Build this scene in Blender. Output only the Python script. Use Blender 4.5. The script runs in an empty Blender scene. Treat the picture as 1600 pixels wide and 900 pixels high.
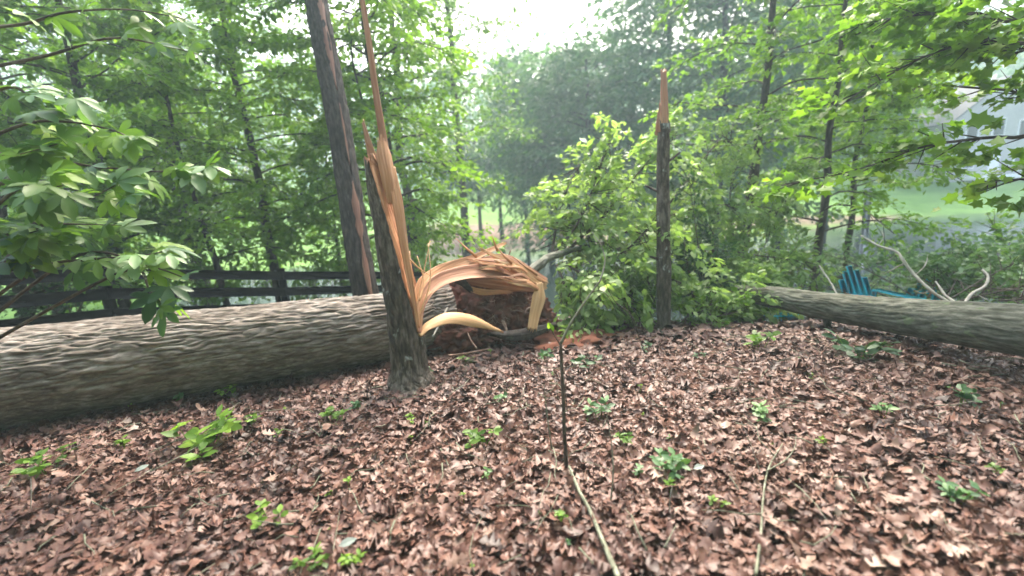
import bpy, math, random
import numpy as np
from mathutils import Matrix, Vector

# ------------------------------------------------------------------ camera, world, sun
S = bpy.context.scene
COL = S.collection
F_PX, TILT, ROLL, EYE = 700.0, math.atan(150 / 700.0), math.radians(4.0), 1.6   # photo pixels (1600 wide)
_r0, _u0 = np.array([1, 0, 0.]), np.array([0, math.sin(TILT), math.cos(TILT)])
FWD = np.array([0, math.cos(TILT), -math.sin(TILT)])
RGT = math.cos(ROLL) * _r0 - math.sin(ROLL) * _u0
UPV = math.sin(ROLL) * _r0 + math.cos(ROLL) * _u0
EYEP = np.array([0, 0, EYE])
cam_d = bpy.data.cameras.new('camera')
cam = bpy.data.objects.new('camera', cam_d)
COL.objects.link(cam)
cam_d.sensor_width = 36.0
cam_d.lens = F_PX / 1600.0 * 36.0
cam_d.clip_start, cam_d.clip_end = 0.05, 600.0
cam.matrix_world = Matrix(((RGT[0], UPV[0], -FWD[0], 0), (RGT[1], UPV[1], -FWD[1], 0), (RGT[2], UPV[2], -FWD[2], EYE), (0, 0, 0, 1)))
S.camera = cam
cam_d.dof.use_dof = True
cam_d.dof.focus_distance = 3.6
cam_d.dof.aperture_fstop = 0.75

W = bpy.data.worlds.new('World')
S.world = W
W.use_nodes = True
wn = W.node_tree
sky = wn.nodes.new('ShaderNodeTexSky')
sky.sky_type = 'NISHITA'
sky.sun_disc = False
SUN_EL, SUN_AZ = math.radians(50), math.radians(12)      # azimuth measured from +Y (view direction) towards +X
sky.sun_elevation, sky.sun_rotation = SUN_EL, SUN_AZ
sky.air_density, sky.dust_density, sky.ozone_density = 1.0, 7.0, 0.6
wn.links.new(sky.outputs[0], wn.nodes['Background'].inputs[0])
wn.nodes['Background'].inputs[1].default_value = 0.15
sun_d = bpy.data.lights.new('sun', 'SUN')
sun_d.energy, sun_d.angle, sun_d.color = 1.3, math.radians(32), (1, 0.93, 0.82)
sun = bpy.data.objects.new('sun', sun_d)
COL.objects.link(sun)
_sd = Vector((math.sin(SUN_AZ) * math.cos(SUN_EL), math.cos(SUN_AZ) * math.cos(SUN_EL), math.sin(SUN_EL)))
sun.rotation_euler = _sd.to_track_quat('Z', 'Y').to_euler()
S.view_settings.view_transform = 'Standard'
S.view_settings.look = 'None'
S.view_settings.gamma = 1.0
S.view_settings.exposure = 2.6
S.render.engine = 'CYCLES'
S.cycles.use_denoising = True
S.cycles.filter_width = 1.6
S.cycles.max_bounces = 8
S.cycles.transparent_max_bounces = 4
S.cycles.transmission_bounces = 4
S.cycles.diffuse_bounces = 4
S.cycles.glossy_bounces = 2

# ------------------------------------------------------------------ small maths
rs = np.random.RandomState(7)


def nrm(a):
    a = np.asarray(a, float)
    return a / np.maximum(np.linalg.norm(a, axis=-1, keepdims=True), 1e-9)


def ss(t):
    t = np.clip(t, 0, 1)
    return t * t * (3 - 2 * t)


def _h(i, j, k):
    h = (i.astype(np.int64) * 374761393 + j.astype(np.int64) * 668265263 + k.astype(np.int64) * 2147483647 // 7) & 0xffffffff
    h = ((h ^ (h >> 13)) * 1274126177) & 0xffffffff
    h = ((h ^ (h >> 16)) * 2246822519) & 0xffffffff
    return ((h ^ (h >> 15)) & 0xffff) / 65535.0


def vn(p):
    """value noise, 0..1"""
    p = np.asarray(p, float)
    i = np.floor(p)
    f = p - i
    i = i.astype(np.int64)
    u = f * f * (3 - 2 * f)
    x, y, z = i[..., 0], i[..., 1], i[..., 2]
    r = 0
    for a in (0, 1):
        for b in (0, 1):
            for c in (0, 1):
                w = (u[..., 0] if a else 1 - u[..., 0]) * (u[..., 1] if b else 1 - u[..., 1]) * (u[..., 2] if c else 1 - u[..., 2])
                r = r + w * _h(x + a, y + b, z + c)
    return r


def fbm(p, o=3):
    p = np.asarray(p, float)
    r, a, t = 0, 1.0, 0
    for k in range(o):
        r = r + a * vn(p * (2.03 ** k) + 17.3 * k)
        t += a
        a *= 0.5
    return r / t


def gz(x, y):
    x, y = np.asarray(x, float), np.asarray(y, float)
    k = 0.25 + 0.26 * ss((x - 1) / 4)
    near = -k * 0.5 * np.logaddexp(0, (y - 4.9) / 0.5)
    near = np.maximum(near, -3.0)
    far = -3.0 + 0.2 * (y - 27 - 1.2 * np.sin(x * 0.21 + 1.0))
    far = np.minimum(far, 2.0 + 0.07 * (y - 52))
    z = np.maximum(near, far)
    w = ss((-x - 11) / 6)
    z = z * (1 - w) + np.maximum(z, -1.9) * w
    p = np.stack([x * 0.9, y * 0.9, x * 0], -1)
    return z + (vn(p) - 0.5) * 0.07 * (1 - ss((y - 10) / 4)) + (vn(p * 0.12) - 0.5) * 0.5 * ss((y - 30) / 10)


def gz1(x, y):
    return float(gz(np.array([x]), np.array([y]))[0])


def at(px, py, d):
    """world point seen at photo pixel (px, py), d metres along the view axis"""
    return EYEP + d * (FWD + (px - 800) / F_PX * RGT + (450 - py) / F_PX * UPV)


def og(px, py):
    """the ground point seen at photo pixel (px, py)"""
    v = FWD + (px - 800) / F_PX * RGT + (450 - py) / F_PX * UPV
    d = np.arange(0.8, 60, 0.02)
    p = EYEP + d[:, None] * v
    hit = np.nonzero(p[:, 2] < gz(p[:, 0], p[:, 1]))[0]
    return p[hit[0]] if len(hit) else p[-1]


def proj(p):
    q = np.asarray(p, float) - EYEP
    d = q @ FWD
    dd = np.maximum(d, 1e-3)
    return 800 + F_PX * (q @ RGT) / dd, 450 - F_PX * (q @ UPV) / dd, d


def catmull(pts, n):
    P = np.asarray(pts, float)
    P = np.vstack([2 * P[0] - P[1], P, 2 * P[-1] - P[-2]])
    m = len(P) - 3
    t = np.linspace(0, m - 1e-6, n)
    i = t.astype(int)
    f = (t - i)[:, None]
    a, b, c, d = P[i], P[i + 1], P[i + 2], P[i + 3]
    return 0.5 * (2 * b + (c - a) * f + (2 * a - 5 * b + 4 * c - d) * f ** 2 + (3 * b - a - 3 * c + d) * f ** 3)


# ------------------------------------------------------------------ mesh building
class MB:
    def __init__(self):
        self.V, self.F, self.M, self.T, self.B, self.n = [], [], [], [], [], 0

    def add(self, V, F, mat=0, tint=0.5, bco=None):
        V = np.asarray(V, float).reshape(-1, 3)
        if isinstance(F, np.ndarray):
            F = [F]
        for f in F:
            f = np.asarray(f, int)
            if not len(f):
                continue
            self.F.append(f + self.n)
            self.M.append(np.broadcast_to(np.asarray(mat, int), (len(f),)) if np.ndim(mat) == 0 or len(mat) == len(f) else np.full(len(f), 0))
        self.V.append(V)
        self.T.append(np.broadcast_to(np.asarray(tint, float), (len(V),)))
        self.B.append(np.zeros((len(V), 3)) if bco is None else np.asarray(bco, float))
        self.n += len(V)

    def mesh(self, name, mats, smooth=True):
        me = bpy.data.meshes.new(name)
        V = np.vstack(self.V)
        me.vertices.add(len(V))
        me.vertices.foreach_set('co', V.astype(np.float32).ravel())
        tot = np.concatenate([np.full(len(f), f.shape[1]) for f in self.F])
        loops = np.concatenate([f.ravel() for f in self.F])
        me.loops.add(len(loops))
        me.loops.foreach_set('vertex_index', loops.astype(np.int32))
        me.polygons.add(len(tot))
        st = np.concatenate([[0], np.cumsum(tot)[:-1]])
        me.polygons.foreach_set('loop_start', st.astype(np.int32))
        me.polygons.foreach_set('loop_total', tot.astype(np.int32))
        me.polygons.foreach_set('material_index', np.concatenate(self.M).astype(np.int32))
        me.polygons.foreach_set('use_smooth', np.full(len(tot), smooth))
        a = me.attributes.new('tint', 'FLOAT', 'POINT')
        a.data.foreach_set('value', np.concatenate(self.T).astype(np.float32))
        b = me.attributes.new('bco', 'FLOAT_VECTOR', 'POINT')
        b.data.foreach_set('vector', np.vstack(self.B).astype(np.float32).ravel())
        for m in (mats if isinstance(mats, (list, tuple)) else [mats]):
            me.materials.append(m)
        me.update(calc_edges=True)
        me.validate()
        return me

    def build(self, name, mats, parent=None, smooth=True, kind=None):
        return link(name, self.mesh(name, mats, smooth), parent, kind)


def link(name, me, parent=None, kind=None):
    o = bpy.data.objects.new(name, me)
    COL.objects.link(o)
    if parent is not None:
        o.parent = parent
        r = parent
        while r is not None:      # geometry is written in world metres; parents are plain translations
            o.location -= r.location
            r = r.parent
    if kind:
        o['kind'] = kind
    return o


def empty(name, loc, label, cat, group=None):
    o = bpy.data.objects.new(name, None)
    COL.objects.link(o)
    o.location = Vector([float(c) for c in loc])
    o.empty_display_size = 0.1
    return tag(o, label, cat, group)


def tag(o, label, cat, group=None):
    o['label'], o['category'] = label, cat
    if group:
        o['group'] = group
    return o


def frames(P):
    """parallel-ish frame along a path"""
    T = nrm(np.gradient(P, axis=0))
    ref = np.array([0, 0, 1.]) if abs(T[:, 2]).mean() < 0.8 else np.array([0, 1., 0])
    A = nrm(np.cross(T, ref))
    return T, A, np.cross(A, T)


def tube(P, R, seg=8, disp=None, cap=True, tint=0.5):
    """V, F list, bco for a tube along P; disp(p_cyl, s, th, r) -> metres"""
    P = np.asarray(P, float)
    n = len(P)
    R = np.broadcast_to(np.asarray(R, float), (n,))
    T, A, B = frames(P)
    s = np.concatenate([[0], np.cumsum(np.linalg.norm(np.diff(P, axis=0), axis=1))])
    th = np.arange(seg) * 2 * math.pi / seg
    c, sn = np.cos(th), np.sin(th)
    rad = np.repeat(R[:, None], seg, 1)
    cyl = np.stack([c[None] * rad, sn[None] * rad, np.repeat(s[:, None], seg, 1)], -1)
    if disp is not None:
        rad = rad + disp(cyl, s[:, None], th[None], rad)
    V = P[:, None] + rad[..., None] * (c[None, :, None] * A[:, None] + sn[None, :, None] * B[:, None])
    idx = np.arange(n * seg).reshape(n, seg)
    q = np.stack([idx[:-1], np.roll(idx[:-1], -1, 1), np.roll(idx[1:], -1, 1), idx[1:]], -1).reshape(-1, 4)
    V = V.reshape(-1, 3)
    bco = cyl.reshape(-1, 3)
    F = [q]
    if cap:
        V = np.vstack([V, P[0] + 0 * V[0], P[-1] + 0 * V[0]])
        bco = np.vstack([bco, [[0, 0, 0]], [[0, 0, s[-1]]]])
        m = n * seg
        a = idx[0]
        b = idx[-1]
        F.append(np.stack([np.roll(a, -1), a, np.full(seg, m)], -1))
        F.append(np.stack([b, np.roll(b, -1), np.full(seg, m + 1)], -1))
    return V, F, bco


def bark_disp(depth, around=16, along=2.0, lump=0.02, off=0.0):
    """interlacing ridges: plates parted by narrow furrows running along the stem"""
    def f(cyl, s, th, rad):
        q = cyl * np.array([around, around, along]) + off
        w = np.stack([fbm(q * np.array([.5, .5, 1.3]) + 5, 2), fbm(q * np.array([.5, .5, 1.3]) + 55, 2), 0.5 + 0 * q[..., 0]], -1) - 0.5
        q = q + w * np.array([1.5, 1.5, 0])
        a = np.minimum(np.abs(2 * vn(q) - 1) * 2.6, 1)
        b = np.minimum(np.abs(2 * vn(q * np.array([1.5, 1.5, 1.9]) + 31) - 1) * 2.4, 1)
        c = vn(q * np.array([2.5, 2.5, 6]) + 11)
        pl = vn(q * np.array([0.9, 0.9, 1.2]) + 71)
        lo = fbm(cyl * np.array([2.5, 2.5, 0.9]) + off + 3, 2) - 0.5
        return depth * (np.sqrt(a * b) * (0.7 + 0.5 * pl) + c * 0.22 - 0.75) + lump * 2 * lo
    return f


# ------------------------------------------------------------------ materials
def new_mat(name):
    m = bpy.data.materials.new(name)
    m.use_nodes = True
    nt = m.node_tree
    nt.nodes.clear()
    return m, nt, nt.nodes.new('ShaderNodeOutputMaterial')


def N(nt, t, **kw):
    n = nt.nodes.new('ShaderNode' + t)
    for k, v in kw.items():
        if k.startswith('i_'):
            n.inputs[k[2:].replace('_', ' ')].default_value = v
        else:
            setattr(n, k, v)
    return n


def ramp(nt, fac, stops, interp='LINEAR'):
    r = nt.nodes.new('ShaderNodeValToRGB')
    r.color_ramp.interpolation = interp
    e = r.color_ramp.elements
    while len(e) < len(stops):
        e.new(0.5)
    for i, (p, c) in enumerate(stops):
        e[i].position = p
        e[i].color = (*c, 1)
    nt.links.new(fac, r.inputs[0])
    return r.outputs[0]


def bsdf(nt, out, col, rough=0.7, spec=0.3, bump=None, strength=0.3, dist=0.01):
    b = N(nt, 'BsdfPrincipled')
    if isinstance(col, tuple):
        b.inputs['Base Color'].default_value = (*col, 1)
    else:
        nt.links.new(col, b.inputs['Base Color'])
    b.inputs['Roughness'].default_value = rough
    b.inputs['Specular IOR Level'].default_value = spec
    if bump is not None:
        bp = N(nt, 'Bump')
        bp.inputs['Strength'].default_value = strength
        bp.inputs['Distance'].default_value = dist
        nt.links.new(bump, bp.inputs['Height'])
        nt.links.new(bp.outputs[0], b.inputs['Normal'])
    nt.links.new(b.outputs[0], out.inputs['Surface'])
    return b


def noise(nt, vec, scale, detail=4, rough=0.55, stretch=None):
    n = N(nt, 'TexNoise')
    n.inputs['Scale'].default_value = scale
    n.inputs['Detail'].default_value = detail
    n.inputs['Roughness'].default_value = rough
    if vec is not None:
        if stretch:
            m = N(nt, 'Mapping')
            m.inputs['Scale'].default_value = stretch
            nt.links.new(vec, m.inputs[0])
            vec = m.outputs[0]
        nt.links.new(vec, n.inputs['Vector'])
    return n.outputs['Fac']


def attr(nt, name, out='Fac'):
    a = N(nt, 'Attribute', attribute_name=name)
    return a.outputs[out]


def math_n(nt, op, a, b):
    m = N(nt, 'Math', operation=op)
    for i, v in enumerate((a, b)):
        if isinstance(v, (int, float)):
            m.inputs[i].default_value = v
        else:
            nt.links.new(v, m.inputs[i])
    return m.outputs[0]


def leaf_mat(name, dark, mid, light, trans=0.4, rough=0.45, spec=0.35):
    m, nt, out = new_mat(name)
    t = attr(nt, 'tint')
    geo = N(nt, 'NewGeometry')
    nz = noise(nt, geo.outputs['Position'], 1.1, 2)
    f = math_n(nt, 'ADD', math_n(nt, 'MULTIPLY', t, 0.75), math_n(nt, 'MULTIPLY', math_n(nt, 'SUBTRACT', nz, 0.5), 0.7))
    f = math_n(nt, 'ADD', f, 0.12)
    c = ramp(nt, f, [(0.0, dark), (0.5, mid), (1.0, light)])
    b = N(nt, 'BsdfPrincipled')
    nt.links.new(c, b.inputs['Base Color'])
    b.inputs['Roughness'].default_value = rough
    b.inputs['Specular IOR Level'].default_value = spec
    tr = N(nt, 'BsdfTranslucent')
    mixc = N(nt, 'MixRGB', blend_type='MULTIPLY')
    mixc.inputs[0].default_value = 1
    mixc.inputs[2].default_value = (1.25, 1.35, 0.6, 1)
    nt.links.new(c, mixc.inputs[1])
    nt.links.new(mixc.outputs[0], tr.inputs[0])
    mx = N(nt, 'MixShader')
    mx.inputs[0].default_value = trans
    nt.links.new(b.outputs[0], mx.inputs[1])
    nt.links.new(tr.outputs[0], mx.inputs[2])
    nt.links.new(mx.outputs[0], out.inputs['Surface'])
    return m


def bark_mat(name, a, b, c, lichen=None, scale=1.0, rough=0.85):
    m, nt, out = new_mat(name)
    v = attr(nt, 'bco', 'Vector')
    n1 = noise(nt, v, 26 * scale, 6, 0.7, (1, 1, 0.27))
    n2 = noise(nt, v, 3.0 * scale, 3, 0.5, (1, 1, 0.5))
    f = math_n(nt, 'ADD', math_n(nt, 'MULTIPLY', n1, 0.8), math_n(nt, 'MULTIPLY', n2, 0.2))
    col = ramp(nt, f, [(0.38, a), (0.5, b), (0.60, c)])
    if lichen:
        n3 = noise(nt, v, 9 * scale, 3, 0.6, (1, 1, 0.7))
        k = ramp(nt, n3, [(0.62, (0, 0, 0)), (0.68, (1, 1, 1))])
        mx = N(nt, 'MixRGB')
        nt.links.new(k, mx.inputs[0])
        nt.links.new(col, mx.inputs[1])
        mx.inputs[2].default_value = (*lichen, 1)
        col = mx.outputs[0]
    fine = noise(nt, v, 60 * scale, 4, 0.6, (1, 1, 0.25))
    bsdf(nt, out, col, rough, 0.2, fine, 0.6, 0.006)
    return m


def wood_mat(name, a, b, c, rough=0.6):
    m, nt, out = new_mat(name)
    v = attr(nt, 'bco', 'Vector')
    n1 = noise(nt, v, 60, 4, 0.6, (0.035, 1, 1))
    n2 = noise(nt, v, 10, 3, 0.5, (0.1, 1, 1))
    f = math_n(nt, 'ADD', math_n(nt, 'MULTIPLY', n1, 0.55), math_n(nt, 'MULTIPLY', n2, 0.45))
    col = ramp(nt, f, [(0.33, a), (0.5, b), (0.66, c)])
    bsdf(nt, out, col, rough, 0.3, n1, 0.7, 0.006)
    return m


def plain_mat(name, a, b, rough=0.6, spec=0.3, scale=8):
    m, nt, out = new_mat(name)
    tc = N(nt, 'TexCoord')
    n = noise(nt, tc.outputs['Object'], scale, 4, 0.6)
    bsdf(nt, out, ramp(nt, n, [(0.35, a), (0.65, b)]), rough, spec, n, 0.15, 0.01)
    return m


M = {}
M['leaf_bright'] = leaf_mat('leaf_bright', (0.075, 0.165, 0.02), (0.155, 0.29, 0.035), (0.28, 0.42, 0.07), 0.5)
M['leaf_mid'] = leaf_mat('leaf_mid', (0.055, 0.12, 0.022), (0.115, 0.225, 0.036), (0.2, 0.34, 0.06), 0.52)
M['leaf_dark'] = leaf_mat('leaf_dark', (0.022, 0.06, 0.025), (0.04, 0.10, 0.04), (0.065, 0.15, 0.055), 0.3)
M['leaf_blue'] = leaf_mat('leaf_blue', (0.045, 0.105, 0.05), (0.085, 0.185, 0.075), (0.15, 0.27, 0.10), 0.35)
M['leaf_pale'] = leaf_mat('leaf_pale', (0.07, 0.15, 0.05), (0.12, 0.23, 0.08), (0.2, 0.32, 0.14), 0.35)
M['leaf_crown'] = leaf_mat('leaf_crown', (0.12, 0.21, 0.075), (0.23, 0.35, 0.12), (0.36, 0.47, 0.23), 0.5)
M['leaf_silver'] = leaf_mat('leaf_silver', (0.13, 0.17, 0.15), (0.18, 0.22, 0.20), (0.24, 0.28, 0.26), 0.2)
M['bark_oak'] = bark_mat('bark_oak', (0.10, 0.08, 0.063), (0.195, 0.163, 0.134), (0.335, 0.30, 0.262))
M['bark_grey'] = bark_mat('bark_grey', (0.03, 0.023, 0.018), (0.085, 0.068, 0.053), (0.17, 0.143, 0.118), (0.30, 0.32, 0.29))
M['bark_dark'] = bark_mat('bark_dark', (0.026, 0.021, 0.019), (0.05, 0.041, 0.036), (0.09, 0.075, 0.066))
M['bark_mossy'] = bark_mat('bark_mossy', (0.055, 0.058, 0.042), (0.11, 0.114, 0.09), (0.20, 0.202, 0.168), (0.14, 0.175, 0.10))
M['bark_pale'] = bark_mat('bark_pale', (0.25, 0.24, 0.21), (0.38, 0.36, 0.32), (0.5, 0.48, 0.43))
M['bark_lichen'] = bark_mat('bark_lichen', (0.08, 0.085, 0.06), (0.17, 0.18, 0.13), (0.3, 0.31, 0.24), scale=2)
M['wood'] = wood_mat('wood', (0.30, 0.125, 0.055), (0.47, 0.23, 0.11), (0.62, 0.37, 0.21))
M['wood_red'] = wood_mat('wood_red', (0.25, 0.09, 0.055), (0.40, 0.19, 0.11), (0.55, 0.32, 0.20))
M['wood_pale'] = wood_mat('wood_pale', (0.42, 0.23, 0.10), (0.56, 0.34, 0.17), (0.66, 0.45, 0.26))
M['scar'] = wood_mat('scar', (0.14, 0.06, 0.045), (0.24, 0.12, 0.08), (0.36, 0.21, 0.14))
M['fence'] = plain_mat('fence_paint', (0.006, 0.0065, 0.007), (0.013, 0.0135, 0.014), 0.75, 0.15, 12)
M['soil'] = plain_mat('soil', (0.08, 0.034, 0.026), (0.27, 0.12, 0.09), 0.95, 0.1, 9)
M['clay'] = plain_mat('clay', (0.12, 0.048, 0.032), (0.23, 0.098, 0.064), 0.95, 0.1, 7)
M['root'] = bark_mat('root_bark', (0.14, 0.075, 0.055), (0.27, 0.17, 0.13), (0.42, 0.30, 0.24), scale=2)
M['teal'] = plain_mat('teal_plastic', (0.0, 0.62, 0.88), (0.01, 0.67, 0.92), 0.4, 0.4, 3)
M['siding'] = plain_mat('siding', (0.40, 0.39, 0.37), (0.47, 0.46, 0.44), 0.6)
M['roof'] = plain_mat('roof_shingle', (0.08, 0.08, 0.085), (0.13, 0.13, 0.135), 0.9)
M['trim'] = plain_mat('white_trim', (0.75, 0.75, 0.75), (0.82, 0.82, 0.82), 0.5)
M['pane'] = plain_mat('window_pane', (0.03, 0.035, 0.04), (0.05, 0.055, 0.06), 0.1, 0.5)
M['post'] = plain_mat('post_paint', (0.5, 0.52, 0.55), (0.62, 0.64, 0.66), 0.6)


def litter_mat():
    m, nt, out = new_mat('dry_leaf')
    t = attr(nt, 'tint')
    geo = N(nt, 'NewGeometry')
    n = noise(nt, geo.outputs['Position'], 45, 3, 0.6)
    f = math_n(nt, 'ADD', t, math_n(nt, 'MULTIPLY', math_n(nt, 'SUBTRACT', n, 0.5), 0.28))
    c = ramp(nt, f, [(0.02, (0.026, 0.013, 0.010)), (0.25, (0.068, 0.031, 0.023)), (0.5, (0.114, 0.054, 0.039)),
                     (0.72, (0.152, 0.083, 0.060)), (0.9, (0.205, 0.136, 0.105)), (1.0, (0.26, 0.205, 0.168))])
    bsdf(nt, out, c, 0.5, 0.35, n, 0.25, 0.004)
    return m


def ground_mat():
    m, nt, out = new_mat('forest_floor')
    geo = N(nt, 'NewGeometry')
    p = geo.outputs['Position']
    n1 = noise(nt, p, 18, 6, 0.7)
    soil = ramp(nt, n1, [(0.3, (0.04, 0.02, 0.014)), (0.5, (0.085, 0.043, 0.031)), (0.7, (0.14, 0.075, 0.054))])
    n2 = noise(nt, p, 0.35, 5, 0.6)
    n3 = noise(nt, p, 9, 4, 0.7)
    gf = math_n(nt, 'ADD', math_n(nt, 'MULTIPLY', n2, 0.6), math_n(nt, 'MULTIPLY', n3, 0.4))
    grass = ramp(nt, gf, [(0.35, (0.05, 0.115, 0.02)), (0.5, (0.10, 0.21, 0.035)), (0.65, (0.16, 0.29, 0.055))])
    n4 = noise(nt, p, 2.2, 5, 0.65)
    dirt = ramp(nt, n4, [(0.35, (0.10, 0.07, 0.055)), (0.65, (0.22, 0.155, 0.12))])
    mx = N(nt, 'MixRGB')
    nt.links.new(attr(nt, 'tint'), mx.inputs[0])
    nt.links.new(soil, mx.inputs[1])
    nt.links.new(grass, mx.inputs[2])
    mx2 = N(nt, 'MixRGB')
    sx = N(nt, 'SeparateXYZ')
    nt.links.new(attr(nt, 'bco', 'Vector'), sx.inputs[0])
    nt.links.new(sx.outputs[0], mx2.inputs[0])
    nt.links.new(mx.outputs[0], mx2.inputs[1])
    nt.links.new(dirt, mx2.inputs[2])
    bsdf(nt, out, mx2.outputs[0], 0.9, 0.2, n1, 0.8, 0.03)
    return m


def water_mat():
    m, nt, out = new_mat('pond_water')
    geo = N(nt, 'NewGeometry')
    n = noise(nt, geo.outputs['Position'], 2.5, 3, 0.5, (1, 2.5, 1))
    bsdf(nt, out, (0.03, 0.045, 0.04), 0.06, 0.5, n, 0.12, 0.03)
    return m


M['dry_leaf'] = litter_mat()
M['ground'] = ground_mat()
M['water'] = water_mat()

# ------------------------------------------------------------------ leaf templates (length 1 along +X, normal +Z)
def _poly(out, z0=0.0, zt=-0.08):
    V = np.array([(x, y, z0 + 0.25 * abs(y) + zt * x) for x, y in out])
    c = np.array([[0.42, 0, 0.0]])
    V = np.vstack([V, c])
    k = len(out)
    F = np.array([(i, (i + 1) % k, k) for i in range(k)])
    return V, F


TP = {}
TP['simple'] = (np.array([(0, 0, 0), (0.5, 0.27, 0.09), (1, 0, -0.08), (0.5, -0.27, 0.09)]), np.array([(0, 2, 1), (0, 3, 2)]))
TP['ovate'] = _poly([(0, 0), (0.25, -0.2), (0.55, -0.26), (0.82, -0.14), (1, 0), (0.82, 0.14), (0.55, 0.26), (0.25, 0.2)])
TP['maple'] = _poly([(0, 0), (0.1, -0.2), (0.05, -0.42), (0.38, -0.3), (0.62, -0.48), (0.66, -0.18), (1, 0), (0.66, 0.18), (0.62, 0.48), (0.38, 0.3), (0.05, 0.42), (0.1, 0.2)])


def _compound(n=5, spread=1.15, seed=0):
    r = np.random.RandomState(seed)
    V, F, k = [], [], 0
    out = [(0, 0), (0.3, -0.13), (0.62, -0.2), (0.85, -0.13), (1, 0), (0.85, 0.13), (0.62, 0.2), (0.3, 0.13)]
    pt = np.array([(0, -0.008, 0), (0.3, -0.008, 0), (0.3, 0.008, 0), (0, 0.008, 0)])
    V.append(pt)
    F.append(np.array([(0, 1, 2), (0, 2, 3)]))
    k = 4
    for i in range(n):
        a = (i / (n - 1) - 0.5) * 2 * spread * 1.25 + r.uniform(-.08, .08)
        s = 0.72 - 0.28 * abs(a) / 1.5 + r.uniform(-.04, .04)
        v, f = _poly(out, 0, -0.05)
        v = v * s
        x = v[:, 0]
        v[:, 2] += -0.35 * x * x + 0.02
        ca, sa = math.cos(a), math.sin(a)
        v = np.stack([0.28 + v[:, 0] * ca - v[:, 1] * sa, v[:, 0] * sa + v[:, 1] * ca, v[:, 2] + r.uniform(-.03, .03)], -1)
        V.append(v)
        F.append(f + k)
        k += len(v)
    return np.vstack(V), np.vstack(F)


for _i in range(3):
    TP['compound%d' % _i] = _compound(5, 1.1 + 0.1 * _i, _i)


def leaf_axes(xd, nr):
    x = nrm(xd)
    z = nrm(nr - (nr * x).sum(-1, keepdims=True) * x)
    return x, np.cross(z, x), z


def put_leaves(mb, tmpl, P, xd, nr, size, tint, mat=0):
    V, F = TP[tmpl]
    x, y, z = leaf_axes(xd, nr)
    W_ = P[:, None] + size[:, None, None] * (V[None, :, 0:1] * x[:, None] + V[None, :, 1:2] * y[:, None] + V[None, :, 2:3] * z[:, None])
    n, k = len(P), len(V)
    FF = (F[None] + (np.arange(n) * k)[:, None, None]).reshape(-1, F.shape[1])
    mb.add(W_.reshape(-1, 3), FF, mat, np.repeat(tint, k))


_leaf_cache = {}


def leaf_mesh(tmpl, mat, tint):
    key = (tmpl, mat, round(tint, 2))
    if key not in _leaf_cache:
        mb = MB()
        mb.add(TP[tmpl][0], TP[tmpl][1], 0, tint)
        _leaf_cache[key] = mb.mesh('leaf', M[mat])
    return _leaf_cache[key]


def leaf_objects(parent, tmpls, mat, P, xd, nr, size, tint, name='leaf'):
    x, y, z = leaf_axes(xd, nr)
    base = parent.location
    if parent.parent is not None:
        base = base + parent.parent.location
    for i in range(len(P)):
        t = tmpls[i % len(tmpls)]
        tq = float(np.clip(round(tint[i] * 6) / 6, 0, 1))
        mm = mat[i % len(mat)] if isinstance(mat, (list, tuple)) else mat
        o = bpy.data.objects.new(name, leaf_mesh(t, mm, tq))
        COL.objects.link(o)
        o.parent = parent
        s = size[i]
        p = P[i] - np.array(base)
        o.matrix_local = Matrix(((x[i][0] * s, y[i][0] * s, z[i][0] * s, p[0]), (x[i][1] * s, y[i][1] * s, z[i][1] * s, p[1]),
                                 (x[i][2] * s, y[i][2] * s, z[i][2] * s, p[2]), (0, 0, 0, 1)))


def spray(r, st, dr, L, per, size, flat=0.55, wid=0.45):
    """leaves laid out in flat sprays: start points, directions, lengths -> P, xdir, normal, size, tint"""
    n = len(st)
    up = np.array([0, 0, 1.])
    dr = nrm(dr)
    lat = nrm(np.cross(dr, up) + r.normal(0, 0.15, (n, 3)))
    u = r.rand(n, per) ** 0.75
    sd = np.where(r.rand(n, per) < 0.5, -1, 1)
    w = wid * L[:, None] * (1.05 - 0.7 * u) * r.rand(n, per)
    P = st[:, None] + dr[:, None] * (L[:, None] * u)[..., None] + lat[:, None] * (sd * w)[..., None]
    P[..., 2] += r.normal(0, 0.05, (n, per)) * L[:, None] - 0.14 * L[:, None] * u * u - 0.18 * w
    xd = dr[:, None] * 0.6 + lat[:, None] * (sd * 0.8)[..., None] + np.array([0, 0, -0.3]) + r.normal(0, 0.35, (n, per, 3))
    nr = up + r.normal(0, flat, (n, per, 3))
    sz = size * np.exp(r.normal(0, 0.25, (n, per)))
    tn = np.clip(r.rand(n, 1) * 0.55 + r.rand(n, per) * 0.45, 0, 1)
    return P.reshape(-1, 3), xd.reshape(-1, 3), nr.reshape(-1, 3), sz.ravel(), tn.ravel()


def cull(P, margin=260):
    px, py, d = proj(P)
    return (d > 0.6) & (px > -margin) & (px < 1600 + margin) & (py > -margin) & (py < 1100)


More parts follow.
